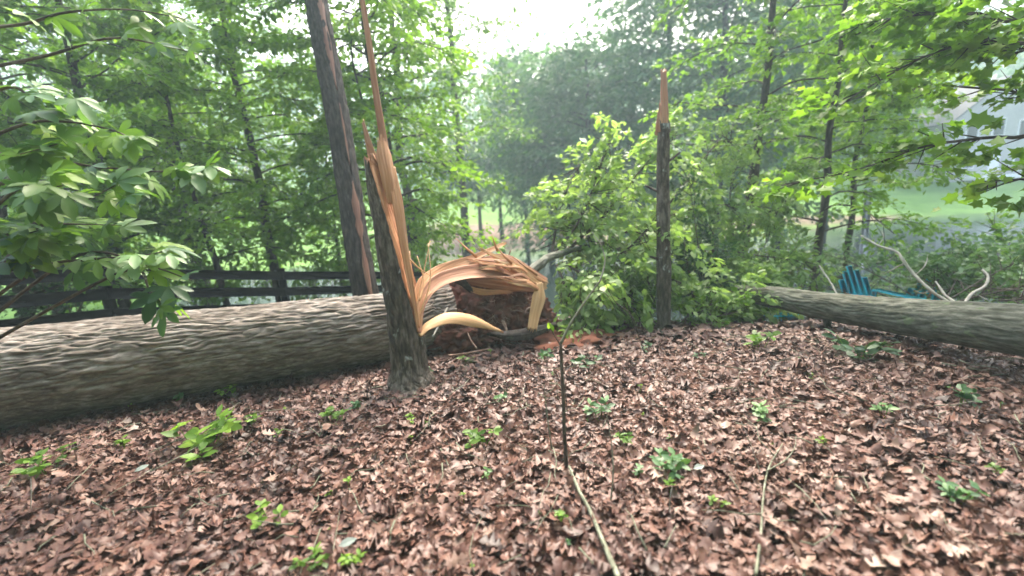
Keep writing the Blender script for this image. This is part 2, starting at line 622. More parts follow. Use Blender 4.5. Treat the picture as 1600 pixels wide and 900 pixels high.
def make_tree(name, label, cat, group, base, H, r0, lean=(0, 0), lo=0.35, cr=2.5, nb=22, sub=7, per=22, size=0.1, leaf='leaf_mid', bark='bark_dark',
              seed=1, tmpl='simple', droop=0.25, up=0.5, L=0.5, ind=0, sector=None, trunk_disp=0.006, spread_top=0.35, thin=1.0):
    r = np.random.RandomState(seed)
    base = np.asarray(base, float)
    root = empty(name, base, label, cat, group)
    k = 9
    t = np.linspace(0, 1, k)
    path = base + np.stack([lean[0] * t + r.normal(0, 0.012 * H * 0.3, k) * (t > 0), lean[1] * t + r.normal(0, 0.012 * H * 0.3, k) * (t > 0), H * t - 0.12 * (t == 0)], -1)
    path = catmull(path, 40)
    tt = np.linspace(0, 1, 40)
    R = r0 * (1 - 0.78 * tt) * (1 + 0.5 * np.exp(-tt * H / 0.25))
    mb = MB()
    V, F, B = tube(path, R, 14, bark_disp(trunk_disp, 22, 3, 0.01, seed) if trunk_disp else None)
    mb.add(V, F, 0, 0.5, B)
    LP, LX, LN, LS, LT = [], [], [], [], []
    for i in range(nb):
        tb = lo + (0.98 - lo) * (i + r.rand()) / nb
        p0 = path[int(tb * 39)]
        az = i * 2.39996 + r.uniform(-.5, .5)
        if sector is not None:
            az = sector[0] + r.uniform(-1, 1) * sector[1]
        v = (tb - lo) / (1 - lo)
        ln = cr * (spread_top + (1 - spread_top) * math.sqrt(max(0.0, 1 - v ** 2))) * r.uniform(0.65, 1.1)
        h = np.array([math.cos(az), math.sin(az), 0])
        q = np.linspace(0, 1, 6)[:, None]
        bp = p0 + h * ln * q + np.array([0, 0, 1.]) * ln * (up * q - (up * 0.5 + droop) * q ** 2) + r.normal(0, 0.04 * ln, (6, 3)) * q
        bp = catmull(bp, 10)
        vis = cull(bp, 400)
        if not vis.any():
            continue
        V, F, B = tube(bp, np.linspace(max(0.3 * R[int(tb * 39)], 0.012), 0.006, 10), 5, None, False)
        mb.add(V, F, 0, 0.5, B)
        u = r.uniform(0.25, 1.0, sub) ** 0.8
        ii = np.minimum((u * 9).astype(int), 8)
        st = bp[ii]
        d0 = nrm(bp[np.minimum(ii + 1, 9)] - bp[ii])
        lat = nrm(np.cross(d0, [0, 0, 1.]))
        dr = d0 * r.uniform(0.2, 0.9, (sub, 1)) + lat * r.uniform(-1, 1, (sub, 1)) + np.array([0, 0, 1.]) * r.normal(0.05, 0.22, (sub, 1))
        Ls = L * ln / 1.5 * r.uniform(0.6, 1.25, sub)
        Ls = np.clip(Ls, 0.25 * L, 2.2 * L)
        ok = cull(st)
        if not ok.any():
            continue
        a = spray(r, st[ok], dr[ok], Ls[ok], per, size)
        for lst, x in zip((LP, LX, LN, LS, LT), a):
            lst.append(x)
        for s_, d_, l_ in zip(st[ok], nrm(dr[ok]), Ls[ok]):
            e = s_ + d_ * l_ * 0.9 - np.array([0, 0, 0.12 * l_])
            V, F, B = tube(np.array([s_, (s_ + e) / 2 + [0, 0, 0.03 * l_], e]), [0.006, 0.004, 0.002], 3, None, False)
            mb.add(V, F, 0, 0.5, B)
    mb.build('trunk', M[bark], root)
    if LP:
        P, X, Nn, Sz, T = (np.concatenate(z) for z in (LP, LX, LN, LS, LT))
        ok = cull(P)
        P, X, Nn, Sz, T = P[ok], X[ok], Nn[ok], Sz[ok], T[ok]
        if ind:
            px, py, d = proj(P)
            vis = (px > 0) & (px < 1600) & (py > 0) & (py < 900)
            order = np.argsort(np.where(vis, d / Sz, 1e9))
            sel = order[:ind]
            leaf_objects(root, [tmpl], leaf, P[sel], X[sel], Nn[sel], Sz[sel], T[sel])
            rest = np.setdiff1d(np.arange(len(P)), sel)
            P, X, Nn, Sz, T = P[rest], X[rest], Nn[rest], Sz[rest], T[rest]
        if len(P):
            c = MB()
            put_leaves(c, tmpl, P, X, Nn, Sz, T)
            c.build('crown', M[leaf], root, kind='stuff')
    return root


def limb_foliage(root, limbs, r, n, L, per, size, leaf, bark, tmpl='simple', ind=0, r0=0.03, lim_name='limb', frac0=0.15, flat=0.6, jit=0.25, vert=0.25, wid=0.45, own_limbs=True, keep=None, droop=0.1):
    """leafy limbs along given polylines (world points)"""
    LP = [[], [], [], [], []]
    mbs = MB()
    for li, pts in enumerate(limbs):
        path = catmull(pts, 18)
        rr = r0[li] if isinstance(r0, (list, tuple)) else r0
        V, F, B = tube(path, np.linspace(rr, max(0.15 * rr, 0.003), 18), 8)
        if own_limbs:
            mb = MB()
            mb.add(V, F, 0, 0.5, B)
            mb.build(lim_name, M[bark], root)
        else:
            mbs.add(V, F, 0, 0.5, B)
        nn = n[li] if isinstance(n, (list, tuple)) else n
        if not nn:
            continue
        u = r.uniform(frac0, 1.0, nn)
        ii = np.minimum((u * 17).astype(int), 16)
        d0 = nrm(path[ii + 1] - path[ii])
        lat = nrm(np.cross(d0, [0, 0, 1.]) + r.normal(0, 0.3, (nn, 3)))
        dr = d0 * r.uniform(0.1, 0.9, (nn, 1)) + lat * r.uniform(-1, 1, (nn, 1)) + np.array([0, 0, 1.]) * r.normal(droop, vert * 2, (nn, 1))
        Ls = L * r.uniform(0.6, 1.4, nn)
        st = path[ii] + r.normal(0, jit * L, (nn, 3))
        a = spray(r, st, dr, Ls, per, size, flat, wid)
        for k in range(5):
            LP[k].append(a[k])
        for s_, d_, l_ in zip(path[ii], nrm(dr), Ls):
            e = s_ + d_ * l_ * 0.9 - np.array([0, 0, 0.12 * l_])
            V, F, B = tube(np.array([s_, (s_ + e) / 2, e]), [0.007, 0.005, 0.002], 4, None, False)
            mbs.add(V, F, 0, 0.5, B)
    if mbs.n:
        mbs.build('twig', M[bark], root, kind='stuff')
    if not LP[0]:
        return
    P, X, Nn, Sz, T = (np.concatenate(z) for z in LP)
    g = P[:, 2] > gz(P[:, 0], P[:, 1]) + 0.02
    ok = cull(P) & g
    if keep is not None:
        ok &= keep(P)
    P, X, Nn, Sz, T = P[ok], X[ok], Nn[ok], Sz[ok], T[ok]
    if ind:
        px, py, d = proj(P)
        vis = (px > 0) & (px < 1600) & (py > 0) & (py < 900)
        order = np.argsort(np.where(vis, d / Sz, 1e9))
        sel = order[:ind]
        leaf_objects(root, [tmpl] if isinstance(tmpl, str) else tmpl, leaf, P[sel], X[sel], Nn[sel], Sz[sel], T[sel])
        rest = np.setdiff1d(np.arange(len(P)), sel)
        P, X, Nn, Sz, T = P[rest], X[rest], Nn[rest], Sz[rest], T[rest]
    if len(P):
        c = MB()
        tm = [tmpl] if isinstance(tmpl, str) else tmpl
        for k, t_ in enumerate(tm):
            put_leaves(c, t_, P[k::len(tm)], X[k::len(tm)], Nn[k::len(tm)], Sz[k::len(tm)], T[k::len(tm)])
        c.build('foliage', M[leaf if isinstance(leaf, str) else leaf[0]], root, kind='stuff')


# ================================================================== SETTING: ground, pond
gx = np.concatenate([np.linspace(-120, -13, 40)[:-1], np.linspace(-13, 13, 210), np.linspace(13, 120, 40)[1:]])
gy = np.concatenate([np.linspace(-14, 0.5, 20)[:-1], np.linspace(0.5, 14, 170), np.linspace(14, 60, 90)[1:], np.linspace(60, 260, 30)[1:]])
GX, GY = np.meshgrid(gx, gy)
GZ = gz(GX, GY)
fine = (fbm(np.stack([GX * 3.1, GY * 3.1, GX * 0], -1), 3) - 0.5) * 0.05 * (GY < 14) * (np.abs(GX) < 13)
GZ = GZ + fine - 0.02 * (GY < 14)
nxg, nyg = len(gx), len(gy)
gi = np.arange(nxg * nyg).reshape(nyg, nxg)
gq = np.stack([gi[:-1, :-1], gi[:-1, 1:], gi[1:, 1:], gi[1:, :-1]], -1).reshape(-1, 4)
edge = fbm(np.stack([GX * 0.5, GY * 0.5, GX * 0], -1), 2)
lawn = ss((GY - 8.5 + (edge - 0.5) * 3) / 3)
lawn = np.maximum(lawn, ss((-GX - 5.5) / 2) * ss((GY - 6) / 2))
dirt = ss((4.2 - np.abs(GY - 34.8 + (edge - 0.5) * 3)) / 1.2) * ss((GX + 8) / 3) * (1 - ss((GX - 6) / 4))
dirt = np.maximum(dirt, ss((1.4 - np.abs(GY - 48 + 0.1 * GX)) / 1.0) * ss((-GX - 14) / 4) * ss((GX + 40) / 5))
dirt = np.maximum(dirt, 0.9 * ss((1.3 - np.abs(GY - 32.0 + (edge - 0.5) * 2)) / 0.8) * ss((GX - 11) / 4) * (1 - ss((GX - 27) / 4)))
g = MB()
g.add(np.stack([GX, GY, GZ], -1).reshape(-1, 3), gq, 0, lawn.ravel(), np.stack([dirt.ravel()] + [0 * dirt.ravel()] * 2, -1))
ground = g.build('ground', M['ground'])
ground['kind'] = 'structure'
wx, wy = np.linspace(-30, 90, 25), np.linspace(11, 40, 12)
WX, WY = np.meshgrid(wx, wy)
wi = np.arange(WX.size).reshape(WX.shape)
wq = np.stack([wi[:-1, :-1], wi[:-1, 1:], wi[1:, 1:], wi[1:, :-1]], -1).reshape(-1, 4)
g = MB()
g.add(np.stack([WX, WY, 0 * WX - 2.2], -1).reshape(-1, 3), wq)
g.build('water', M['water'])['kind'] = 'structure'

# ------------------------------------------------------------------ leaf litter
def oak_template(w, stations):
    """midrib strip: stations (t, half width); returns unit verts (t, v) and faces"""
    tv = []
    for t, h in stations:
        tv += [(t, -h * w), (t, 0.0), (t, h * w)]
    F = []
    for i in range(len(stations) - 1):
        a = 3 * i
        F += [(a, a + 3, a + 4, a + 1), (a + 1, a + 4, a + 5, a + 2)]
    return np.array(tv), np.array(F)


OAKS = [oak_template(1.0, [(0, 0.015), (0.18, 0.03), (0.3, 0.30), (0.38, 0.10), (0.56, 0.42), (0.64, 0.12), (0.8, 0.27), (1, 0.02)]),
        oak_template(1.0, [(0, 0.02), (0.2, 0.16), (0.34, 0.13), (0.5, 0.26), (0.62, 0.18), (0.78, 0.26), (0.92, 0.14), (1, 0.03)]),
        oak_template(1.0, [(0, 0.02), (0.25, 0.17), (0.55, 0.24), (0.8, 0.15), (1, 0.01)])]
OAK_FAR = oak_template(1.0, [(0, 0.04), (0.35, 0.28), (0.7, 0.26), (1, 0.03)])


def litter(mb, r, tmpl, XY, size, tint, lift):
    tv, F = tmpl
    n, k = len(XY), len(tv)
    az = r.uniform(0, 2 * math.pi, n)
    pitch, rollv = r.normal(0, 0.25, n), r.normal(0, 0.3, n)
    c1, c2 = r.normal(0.5, 0.9, n), r.normal(0.15, 0.5, n)
    t, v = tv[None, :, 0] - 0.5, tv[None, :, 1]
    tw = r.normal(0, 0.5, n)[:, None]
    x, y = np.repeat(t, n, 0), np.repeat(v, n, 0)
    z = c1[:, None] * v ** 2 * 1.6 + c2[:, None] * t ** 2 + tw * t * v + r.normal(0, 0.025, (n, k))
    cp, sp = np.cos(pitch)[:, None], np.sin(pitch)[:, None]
    x, z = x * cp - z * sp, x * sp + z * cp
    cr, sr = np.cos(rollv)[:, None], np.sin(rollv)[:, None]
    y, z = y * cr - z * sr, y * sr + z * cr
    ca, sa = np.cos(az)[:, None], np.sin(az)[:, None]
    x, y = x * ca - y * sa, x * sa + y * ca
    s = size[:, None]
    z = z * s
    zmin = z.min(1, keepdims=True)
    V = np.stack([XY[:, 0:1] + x * s, XY[:, 1:2] + y * s, gz(XY[:, 0], XY[:, 1])[:, None] + z - zmin * 0.8 + lift[:, None]], -1)
    FF = (F[None] + (np.arange(n) * k)[:, None, None]).reshape(-1, 4)
    mb.add(V.reshape(-1, 3), FF, 0, np.repeat(tint, k))


def scatter(r, d0, d1, dens):
    """uniform points over the visible wedge between two distances"""
    w = lambda y: 1.35 * y + 0.7
    A = 2 * w(d1) * (d1 - d0)
    n = int(A * dens)
    y = r.uniform(d0, d1, n)
    x = r.uniform(-1, 1, n) * w(d1)
    ok = np.abs(x) < w(y)
    return np.stack([x, y], -1)[ok]


def clump(XY, r, base_w=1.0):
    """tone patches: 0 dark .. 1 pale"""
    p = np.stack([XY[:, 0] * 1.3, XY[:, 1] * 1.3, 0 * XY[:, 0]], -1)
    t = 0.42 + (fbm(p, 3) - 0.5) * 0.85 + r.normal(0, 0.17, len(XY))
    return np.clip(t, 0, 1)


lr = np.random.RandomState(11)
mb = MB()
for d0, d1, dens, far in ((0.75, 2.4, 1500, False), (2.4, 4.2, 1250, None), (4.2, 6.5, 750, True), (6.5, 10.5, 200, True)):
    XY = scatter(lr, d0, d1, dens)
    if d1 > 8:
        XY = XY[lr.rand(len(XY)) > ss((XY[:, 1] - 7.5) / 3)]
    XY = XY[~((XY[:, 0] < -5.0) & (XY[:, 1] > 5.5))]
    sz = np.clip(lr.normal(0.050, 0.022, len(XY)), 0.016, 0.115) * (1.35 if far else 1)
    li = lr.rand(len(XY)) ** 1.5 * 0.018
    tn = clump(XY, lr)
    which = lr.randint(0, 3, len(XY)) if far is False else np.where(lr.rand(len(XY)) < .3, 0, 2)
    if far:
        litter(mb, lr, OAK_FAR, XY, sz, tn, li)
    else:
        for k in range(3):
            s_ = which == k
            litter(mb, lr, OAKS[k], XY[s_], sz[s_] * (1.3, 1.1, 0.9)[k], tn[s_], li[s_])
o = mb.build('leaf_litter', M['dry_leaf'])
o['kind'] = 'stuff'
tag(o, 'brown dead oak leaves covering the forest floor', 'leaf litter')

# large single leaves lying on top, pieces of the ground
lit_meshes = []
for k in range(15):
    m_ = MB()
    tv, F = OAKS[k % 2]
    r_ = np.random.RandomState(100 + k)
    t, v = tv[:, 0] - 0.5, tv[:, 1]
    z = r_.normal(0.5, 0.6) * v ** 2 * 1.5 + r_.normal(0.2, 0.4) * t ** 2 + r_.normal(0, .5) * t * v + r_.normal(0, 0.03, len(t))
    m_.add(np.stack([t, v * 1.1, z - z.min()], -1), F, 0, [0.3, 0.5, 0.62, 0.75, 0.9][k % 5])
    lit_meshes.append(m_.mesh('fallen_leaf', M['dry_leaf']))
XY = np.vstack([scatter(lr, 1.35, 2.6, 14), scatter(lr, 2.6, 3.6, 7)])
px, py, d = proj(np.stack([XY[:, 0], XY[:, 1], 0 * XY[:, 0]], -1))
XY = XY[(px > 5) & (px < 1595) & (py < 890)][:290]
for i, (x, y) in enumerate(XY):
    o = bpy.data.objects.new('fallen_leaf', lit_meshes[i % 15])
    COL.objects.link(o)
    o.parent = ground
    s_ = lr.uniform(0.08, 0.125)
    o.location = (x, y, gz1(x, y) + 0.028 + 0.012 * lr.rand())
    o.rotation_euler = (lr.normal(0, .3), lr.normal(0, .3), lr.uniform(0, 6.28))
    o.scale = (s_, s_, s_)

# twigs among the leaves
mb = MB()
XY = np.vstack([scatter(lr, 1.3, 3.5, 14), scatter(lr, 3.5, 7.0, 6)])
for x, y in XY:
    a, ln = lr.uniform(0, 6.28), lr.uniform(0.08, 0.35)
    p = np.array([[x, y, gz1(x, y) + 0.03 + 0.02 * lr.rand()]]) + np.linspace(0, ln, 4)[:, None] * np.array([[math.cos(a), math.sin(a), lr.normal(0, .1)]]) + lr.normal(0, 0.012, (4, 3))
    V, F, B = tube(p, np.linspace(lr.uniform(.002, .006), .0015, 4), 4)
    mb.add(V, F, 0, 0.5, B)
o = mb.build('twig_litter', M['bark_lichen'])
o['kind'] = 'stuff'
tag(o, 'thin broken twigs strewn over the dead leaves', 'twigs')

# ================================================================== FALLEN OAK (left) with its root plate
tr_root = empty('fallen_tree', og(400, 590), 'huge fallen oak trunk with deep grey bark and torn red root plate', 'fallen tree')
A_ = np.array([-7.2, 3.05, 0.36])
axis_pts = [at(-220, 610, 3.3), at(0, 586, 3.75), at(300, 545, 4.2), at(600, 505, 4.75), at(655, 493, 5.0), at(690, 492, 5.15)]
axis_r = [0.47, 0.44, 0.40, 0.34, 0.36, 0.42]
ax = catmull(axis_pts, 640) - np.array([0, 0, 0.03])
# settle the log on the ground: its lower side touches
tt = np.linspace(0, len(axis_r) - 1, 640)
RR = np.interp(tt, range(len(axis_r)), axis_r)
mb = MB()
V, F, B = tube(ax, RR, 440, bark_disp(0.023, 24, 3.4, 0.05, 2.0))
mb.add(V, F, 0, 0.5, B)
mb.build('trunk', M['bark_oak'], tr_root)
# root plate: lumpy soil disc
rr_ = np.random.RandomState(5)


def lump(c, rad, seed, amp=0.35, n=48, freq=2.2):
    th = np.linspace(0, math.pi, n)
    ph = np.linspace(0, 2 * math.pi, 2 * n, endpoint=False)
    TH, PH = np.meshgrid(th, ph, indexing='ij')
    D = np.stack([np.sin(TH) * np.cos(PH), np.sin(TH) * np.sin(PH), np.cos(TH)], -1)
    k = 1 + amp * (fbm(D * freq + seed, 4) - 0.5) * 2 + 0.10 * (fbm(D * freq * 5 + seed, 2) - 0.5)
    Vv = np.asarray(c) + D * k[..., None] * np.asarray(rad)
    i = np.arange(n * 2 * n).reshape(n, 2 * n)
    q = np.stack([i[:-1], np.roll(i[:-1], -1, 1), np.roll(i[1:], -1, 1), i[1:]], -1).reshape(-1, 4)
    return Vv.reshape(-1, 3), q[:, ::-1]


mb = MB()
cp = at(764, 488, 5.3)
V, q = lump(cp, (0.58, 0.36, 0.50), 3.0, 0.36, 110, 5.0)
mb.add(V, q)
V, q = lump(at(722, 522, 5.0), (0.38, 0.28, 0.24), 8.0, 0.45, 80, 5.0)
mb.add(V, q)
V, q = lump(at(815, 505, 5.25), (0.36, 0.30, 0.34), 12.0, 0.45, 80, 5.0)
mb.add(V, q)
mb.build('root_plate', M['soil'], tr_root)
fine_r = MB()
for i in range(420):
    a, b = rr_.uniform(0, 6.28), rr_.uniform(-1, 1)
    big = i < 22
    dirv = nrm(np.array([0.35 + 0.75 * abs(math.cos(a)) * rr_.choice([-.3, 1]), -0.75 * rr_.rand() - 0.1, math.sin(a) * 0.8]))
    st = cp + dirv * np.array([0.5, 0.38, 0.46]) * rr_.uniform(0.75, 0.98) + (np.array([-0.15, 0, -0.1]) if i % 3 == 0 else 0)
    ln = rr_.uniform(0.18, 0.48) if big else rr_.uniform(0.08, 0.3)
    pts = [st]
    dcur = dirv.copy()
    for k in range(5):
        dcur = nrm(dcur + rr_.normal(0, 0.42, 3) + np.array([0, 0, -0.12]))
        pts.append(pts[-1] + dcur * ln / 5)
    P = catmull(pts, 14)
    P[:, 2] = np.maximum(P[:, 2], gz(P[:, 0], P[:, 1]) + 0.02)
    r0 = rr_.uniform(0.013, 0.032) if big else rr_.uniform(0.004, 0.010)
    V, F, B = tube(P, np.linspace(r0, r0 * 0.25, 14), 7 if big else 4)
    if big:
        mb = MB()
        mb.add(V, F, 0, 0.5, B)
        mb.build('root', M['root'], tr_root)
    else:
        fine_r.add(V, F, 0, 0.5, B)
fine_r.build('root_hair', M['root'], tr_root, kind='stuff')
# pale root leaning out to the lower left
for pts, r0 in (([at(704, 470, 4.9), at(690, 500, 4.7), at(676, 527, 4.55)], 0.017), ([at(745, 545, 4.5), at(735, 530, 4.6), at(728, 512, 4.8)], 0.010),
                ([at(700, 556, 4.35), at(730, 552, 4.4), at(765, 545, 4.5)], 0.012)):
    mb = MB()
    V, F, B = tube(catmull(pts, 14), np.linspace(r0, r0 * 0.5, 14), 7)
    mb.add(V, F, 0, 0.5, B)
    mb.build('root', M['bark_pale'] if r0 > .015 else M['root'], tr_root)
# bare red clay pulled up beside the hole
mb = MB()
c0 = og(895, 535)
V, q = lump(c0 + np.array([0, 0, -0.06]), (0.62, 0.42, 0.15), 21, 0.45, 40, 3.5)
mb.add(V, q)
o = mb.build('clay_mound', M['clay'])
tag(o, 'low mound of bare red clay beside the torn root plate', 'mound')

# ================================================================== SNAPPED TREE (centre) : trunk with stripped side, splinters, torn strips
def ribbon(mb, pts, width, normals, thick=0.02, n=46, m=13, jag0=0.0, jag1=0.0, seed=0, cup=0.0, rough=0.006, mats=(0, 0), profile=None):
    """a torn board: centre line, width list, facing normals; splintered ends (jag in metres)"""
    r = np.random.RandomState(seed)
    P = catmull(pts, n)
    t = np.linspace(0, 1, n)
    Wd = np.interp(t, np.linspace(0, 1, len(width)), width)
    Nn = np.stack([np.interp(t, np.linspace(0, 1, len(normals)), np.asarray(normals, float)[:, k]) for k in range(3)], -1)
    T = nrm(np.gradient(P, axis=0))
    Nn = nrm(Nn - (Nn * T).sum(-1, keepdims=True) * T)
    Sx = np.cross(T, Nn)
    s = np.concatenate([[0], np.cumsum(np.linalg.norm(np.diff(P, axis=0), axis=1))])
    v = np.linspace(-0.5, 0.5, m)
    j0 = -jag0 * r.rand(m) ** 1.5
    j1 = jag1 * r.rand(m) ** 1.5
    S2, V2 = np.meshgrid(s, v, indexing='ij')
    ext = np.where(np.arange(n)[:, None] < 4, ((4 - np.arange(n)[:, None]) / 4) * j0[None], 0) + np.where(np.arange(n)[:, None] > n - 5, ((np.arange(n)[:, None] - n + 5) / 4) * j1[None], 0)
    g1 = fbm(np.stack([S2 * 1.5, V2 * Wd[:, None] * 95, 0 * S2 + seed * 3.1], -1), 3) - 0.5
    hgt = rough * 2 * g1 + cup * (V2 ** 2 * 4) * Wd[:, None]
    top = P[:, None] + Sx[:, None] * (V2 * Wd[:, None])[..., None] + Nn[:, None] * hgt[..., None] + T[:, None] * ext[..., None]
    th = thick * (1 - 0.75 * (np.abs(V2) * 2) ** 3)
    bot = top - Nn[:, None] * th[..., None]
    i = np.arange(n * m).reshape(n, m)
    q = np.stack([i[:-1, :-1], i[:-1, 1:], i[1:, 1:], i[1:, :-1]], -1).reshape(-1, 4)
    k = n * m
    e = []
    for a, b in ((i[:-1, 0], i[1:, 0]), (i[1:, -1], i[:-1, -1]), (i[0, 1:], i[0, :-1]), (i[-1, :-1], i[-1, 1:])):
        e.append(np.stack([a, b, b + k, a + k], -1))
    e = np.vstack(e)
    V = np.vstack([top.reshape(-1, 3), bot.reshape(-1, 3)])
    b1 = np.stack([S2, V2 * Wd[:, None], 0 * S2 + seed], -1).reshape(-1, 3)
    B = np.vstack([b1, b1 + [0, 0, 0.3]])
    FF = np.vstack([q, q[:, ::-1] + k, e])
    mb.add(V, FF, np.concatenate([np.full(len(q), mats[0]), np.full(len(q), mats[1]), np.full(len(e), mats[0])]), 0.5, B)


st_base = og(643, 600)
DS = float((st_base - EYEP) @ FWD)
snap = empty('snapped_tree', st_base, 'grey trunk snapped halfway with tall orange splinter still standing', 'broken tree')
path = catmull([at(644, 612, DS), at(640, 575, DS), at(632, 500, DS), at(620, 420, DS), at(607, 340, DS), at(594, 262, DS)], 220)
tt = np.linspace(0, 1, 220)
k_px = DS / F_PX
R = np.interp(tt, [0, 0.06, 0.2, 0.5, 1], [60, 41, 29, 26, 23]) * k_px
seg = 190
V, F, B = tube(path, R, seg, bark_disp(0.017, 20, 3.2, 0.012, 9.0), cap=True)
ND = nrm(np.array([0.96, -0.28, 0.0]))            # side the trunk was torn open on
top_n = 220 * seg
ring = np.arange(top_n) // seg
dist = ((V[:top_n] - path[ring]) * ND).sum(-1)
h = ring / 219.0
lim = np.interp(h, [0, 0.27, 0.33, 0.5, 0.7, 0.86, 1.0], [9, 9, 0.95, 0.75, 0.5, 0.2, -0.1]) * R[ring]
gr = (fbm(np.stack([V[:top_n, 0] * 60, V[:top_n, 1] * 60, V[:top_n, 2] * 2.5], -1), 3) - 0.5) * 0.02
cut = dist > lim
V[:top_n][cut] -= ND * (dist - lim - gr)[cut][:, None]
quad = F[0]
wood_face = cut[quad].sum(1) >= 3
Bw = B.copy()
Bw[:top_n][cut] = np.stack([V[:top_n, 2], V[:top_n] @ np.array([0.6, 0.8, 0]), 0 * h], -1)[cut]
# ragged upper rim
jag = (vn(np.stack([np.arange(seg) * 0.35, 0 * np.arange(seg), 0 * np.arange(seg)], -1)) * 0.10)
V[top_n - seg:top_n, 2] += jag
mb = MB()
mb.add(V, [quad], 0, 0.5, Bw)
mb.M[-1] = wood_face.astype(int)
mb.F.append(F[1]); mb.M.append(np.zeros(len(F[1]), int))
mb.F.append(F[2]); mb.M.append(np.ones(len(F[2]), int))
mb.build('trunk', [M['bark_grey'], M['wood']], snap)
toc = nrm(np.array([0.25, -1.0, 0.15]))            # towards the camera
px_ = lambda *a: at(*a)


def strip(name, specs, mats, parent):
    mb = MB()
    for s_ in specs:
        ribbon(mb, **s_)
    return mb.build(name, mats, parent)


def strands(name, pts, width, normals, k, mats, parent, seed, thick=0.016, jag=0.12, cup=0.1, rough=0.004, spread=0.25, n=60):
    """one torn strip split lengthwise into k fibres bundles of uneven length, held together at the hinge"""
    r = np.random.RandomState(seed)
    P = catmull(pts, 24)
    t = np.linspace(0, 1, 24)
    Wd = np.interp(t, np.linspace(0, 1, len(width)), width)
    Nn = np.stack([np.interp(t, np.linspace(0, 1, len(normals)), np.asarray(normals, float)[:, c]) for c in range(3)], -1)
    T = nrm(np.gradient(P, axis=0))
    Nn = nrm(Nn - (Nn * T).sum(-1, keepdims=True) * T)
    Sx = np.cross(T, Nn)
    mb = MB()
    cuts = np.sort(np.concatenate([[0, 1], (np.arange(1, k) + r.uniform(-.33, .33, k - 1)) / k]))
    for j in range(k):
        c = (cuts[j] + cuts[j + 1]) / 2 - 0.5
        wj = (cuts[j + 1] - cuts[j])
        e = int(24 * r.uniform(0.72, 1.0)) if j not in (k // 2,) else 24
        lift = r.normal(0, 0.035) * t ** 2 + r.normal(0, 0.006)
        out = c * Wd * (1 + spread * t ** 2) + r.normal(0, 0.02) * t ** 3
        Q = P + Sx * out[:, None] + Nn * lift[:, None] + Nn * (cup * (2 * c) ** 2 * Wd)[:, None]
        tilt = r.normal(0, 0.35) - c * 1.2 * np.sign(cup) * abs(cup) * 4
        nj = nrm(Nn + Sx * tilt)
        ww = Wd * wj * 1.12
        ww = ww * np.where(t > e / 24 - 0.18, np.clip((e / 24 - t) / 0.18, 0.15, 1), 1)
        mm = r.choice(len(mats), p=[0.5] + [0.5 / (len(mats) - 1)] * (len(mats) - 1)) if len(mats) > 1 else 0
        ribbon(mb, list(Q[:e]), list(ww[:e]), [tuple(v) for v in nj[:e]], thick=thick, n=n, m=7, jag0=0.02, jag1=jag, seed=seed * 31 + j, cup=r.normal(0, .1), rough=rough, mats=(mm, mm))
    return mb.build(name, mats, parent)


D = DS
strip('splinter', [dict(pts=[at(612, 300, D), at(601, 230, D), at(588, 150, D), at(577, 70, D), at(565, -5, D), at(556, -60, D)], width=[0.075, 0.068, 0.056, 0.05, 0.043, 0.026],
                        normals=[(0.2, -1, 0)], thick=0.04, jag1=0.25, seed=1, cup=-0.12, n=70, m=15, mats=(0, 1))], [M['wood_red'], M['bark_lichen']], snap)
strip('splinter', [dict(pts=[at(592, 285, D), at(584, 255, D), at(575, 220, D), at(568, 194, D)], width=[0.10, 0.085, 0.05, 0.022], normals=[(0.1, -1, 0)], thick=0.03, jag1=0.06, seed=2, m=9)], [M['wood_red']], snap)
strip('splinter', [dict(pts=[at(611, 318, D - .09), at(607, 280, D - .09), at(600, 242, D - .05), at(597, 222, D-.02)], width=[0.05, 0.12, 0.13, 0.07], normals=[(0.35, -1, 0)], thick=0.035, jag1=0.10, seed=3, m=21, cup=-0.15, rough=0.006)], [M['wood']], snap)
strip('splinter', [dict(pts=[at(585, 268, D + .03), at(583, 245, D + .02), at(577, 230, D)], width=[0.09, 0.07, 0.03], normals=[(0, -1, 0)], thick=0.03, jag1=0.06, seed=4, m=9, rough=0.01)], [M['wood']], snap)
strip('splinter', [dict(pts=[at(655, 512, D - .10), at(643, 450, D - .11), at(632, 385, D - .10), at(622, 320, D - .08), at(611, 262, D - .04)], width=[0.012, 0.05, 0.07, 0.095, 0.08], normals=[(0.6, -1, 0)], thick=0.03, jag1=0.08, seed=5, m=13, n=60, rough=0.005)], [M['wood']], snap)
# thin fibres standing off the tear
for i, p in enumerate(([(652, 500), (672, 440), (669, 380)], [(650, 480), (660, 435), (672, 376)], [(645, 470), (643, 430), (640, 392)], [(640, 405), (656, 420), (675, 432)], [(655, 470), (662, 440), (652, 400)])):
    mb = MB()
    V, F, B = tube(catmull([at(x, y, D - .08 + 0.12 * k) for k, (x, y) in enumerate(p)], 12), np.linspace(.009, .003, 12), 5)
    mb.add(V, F, 0, 0.5, B[:, [2, 0, 1]])
    mb.build('fibre', M['wood_pale'], snap)
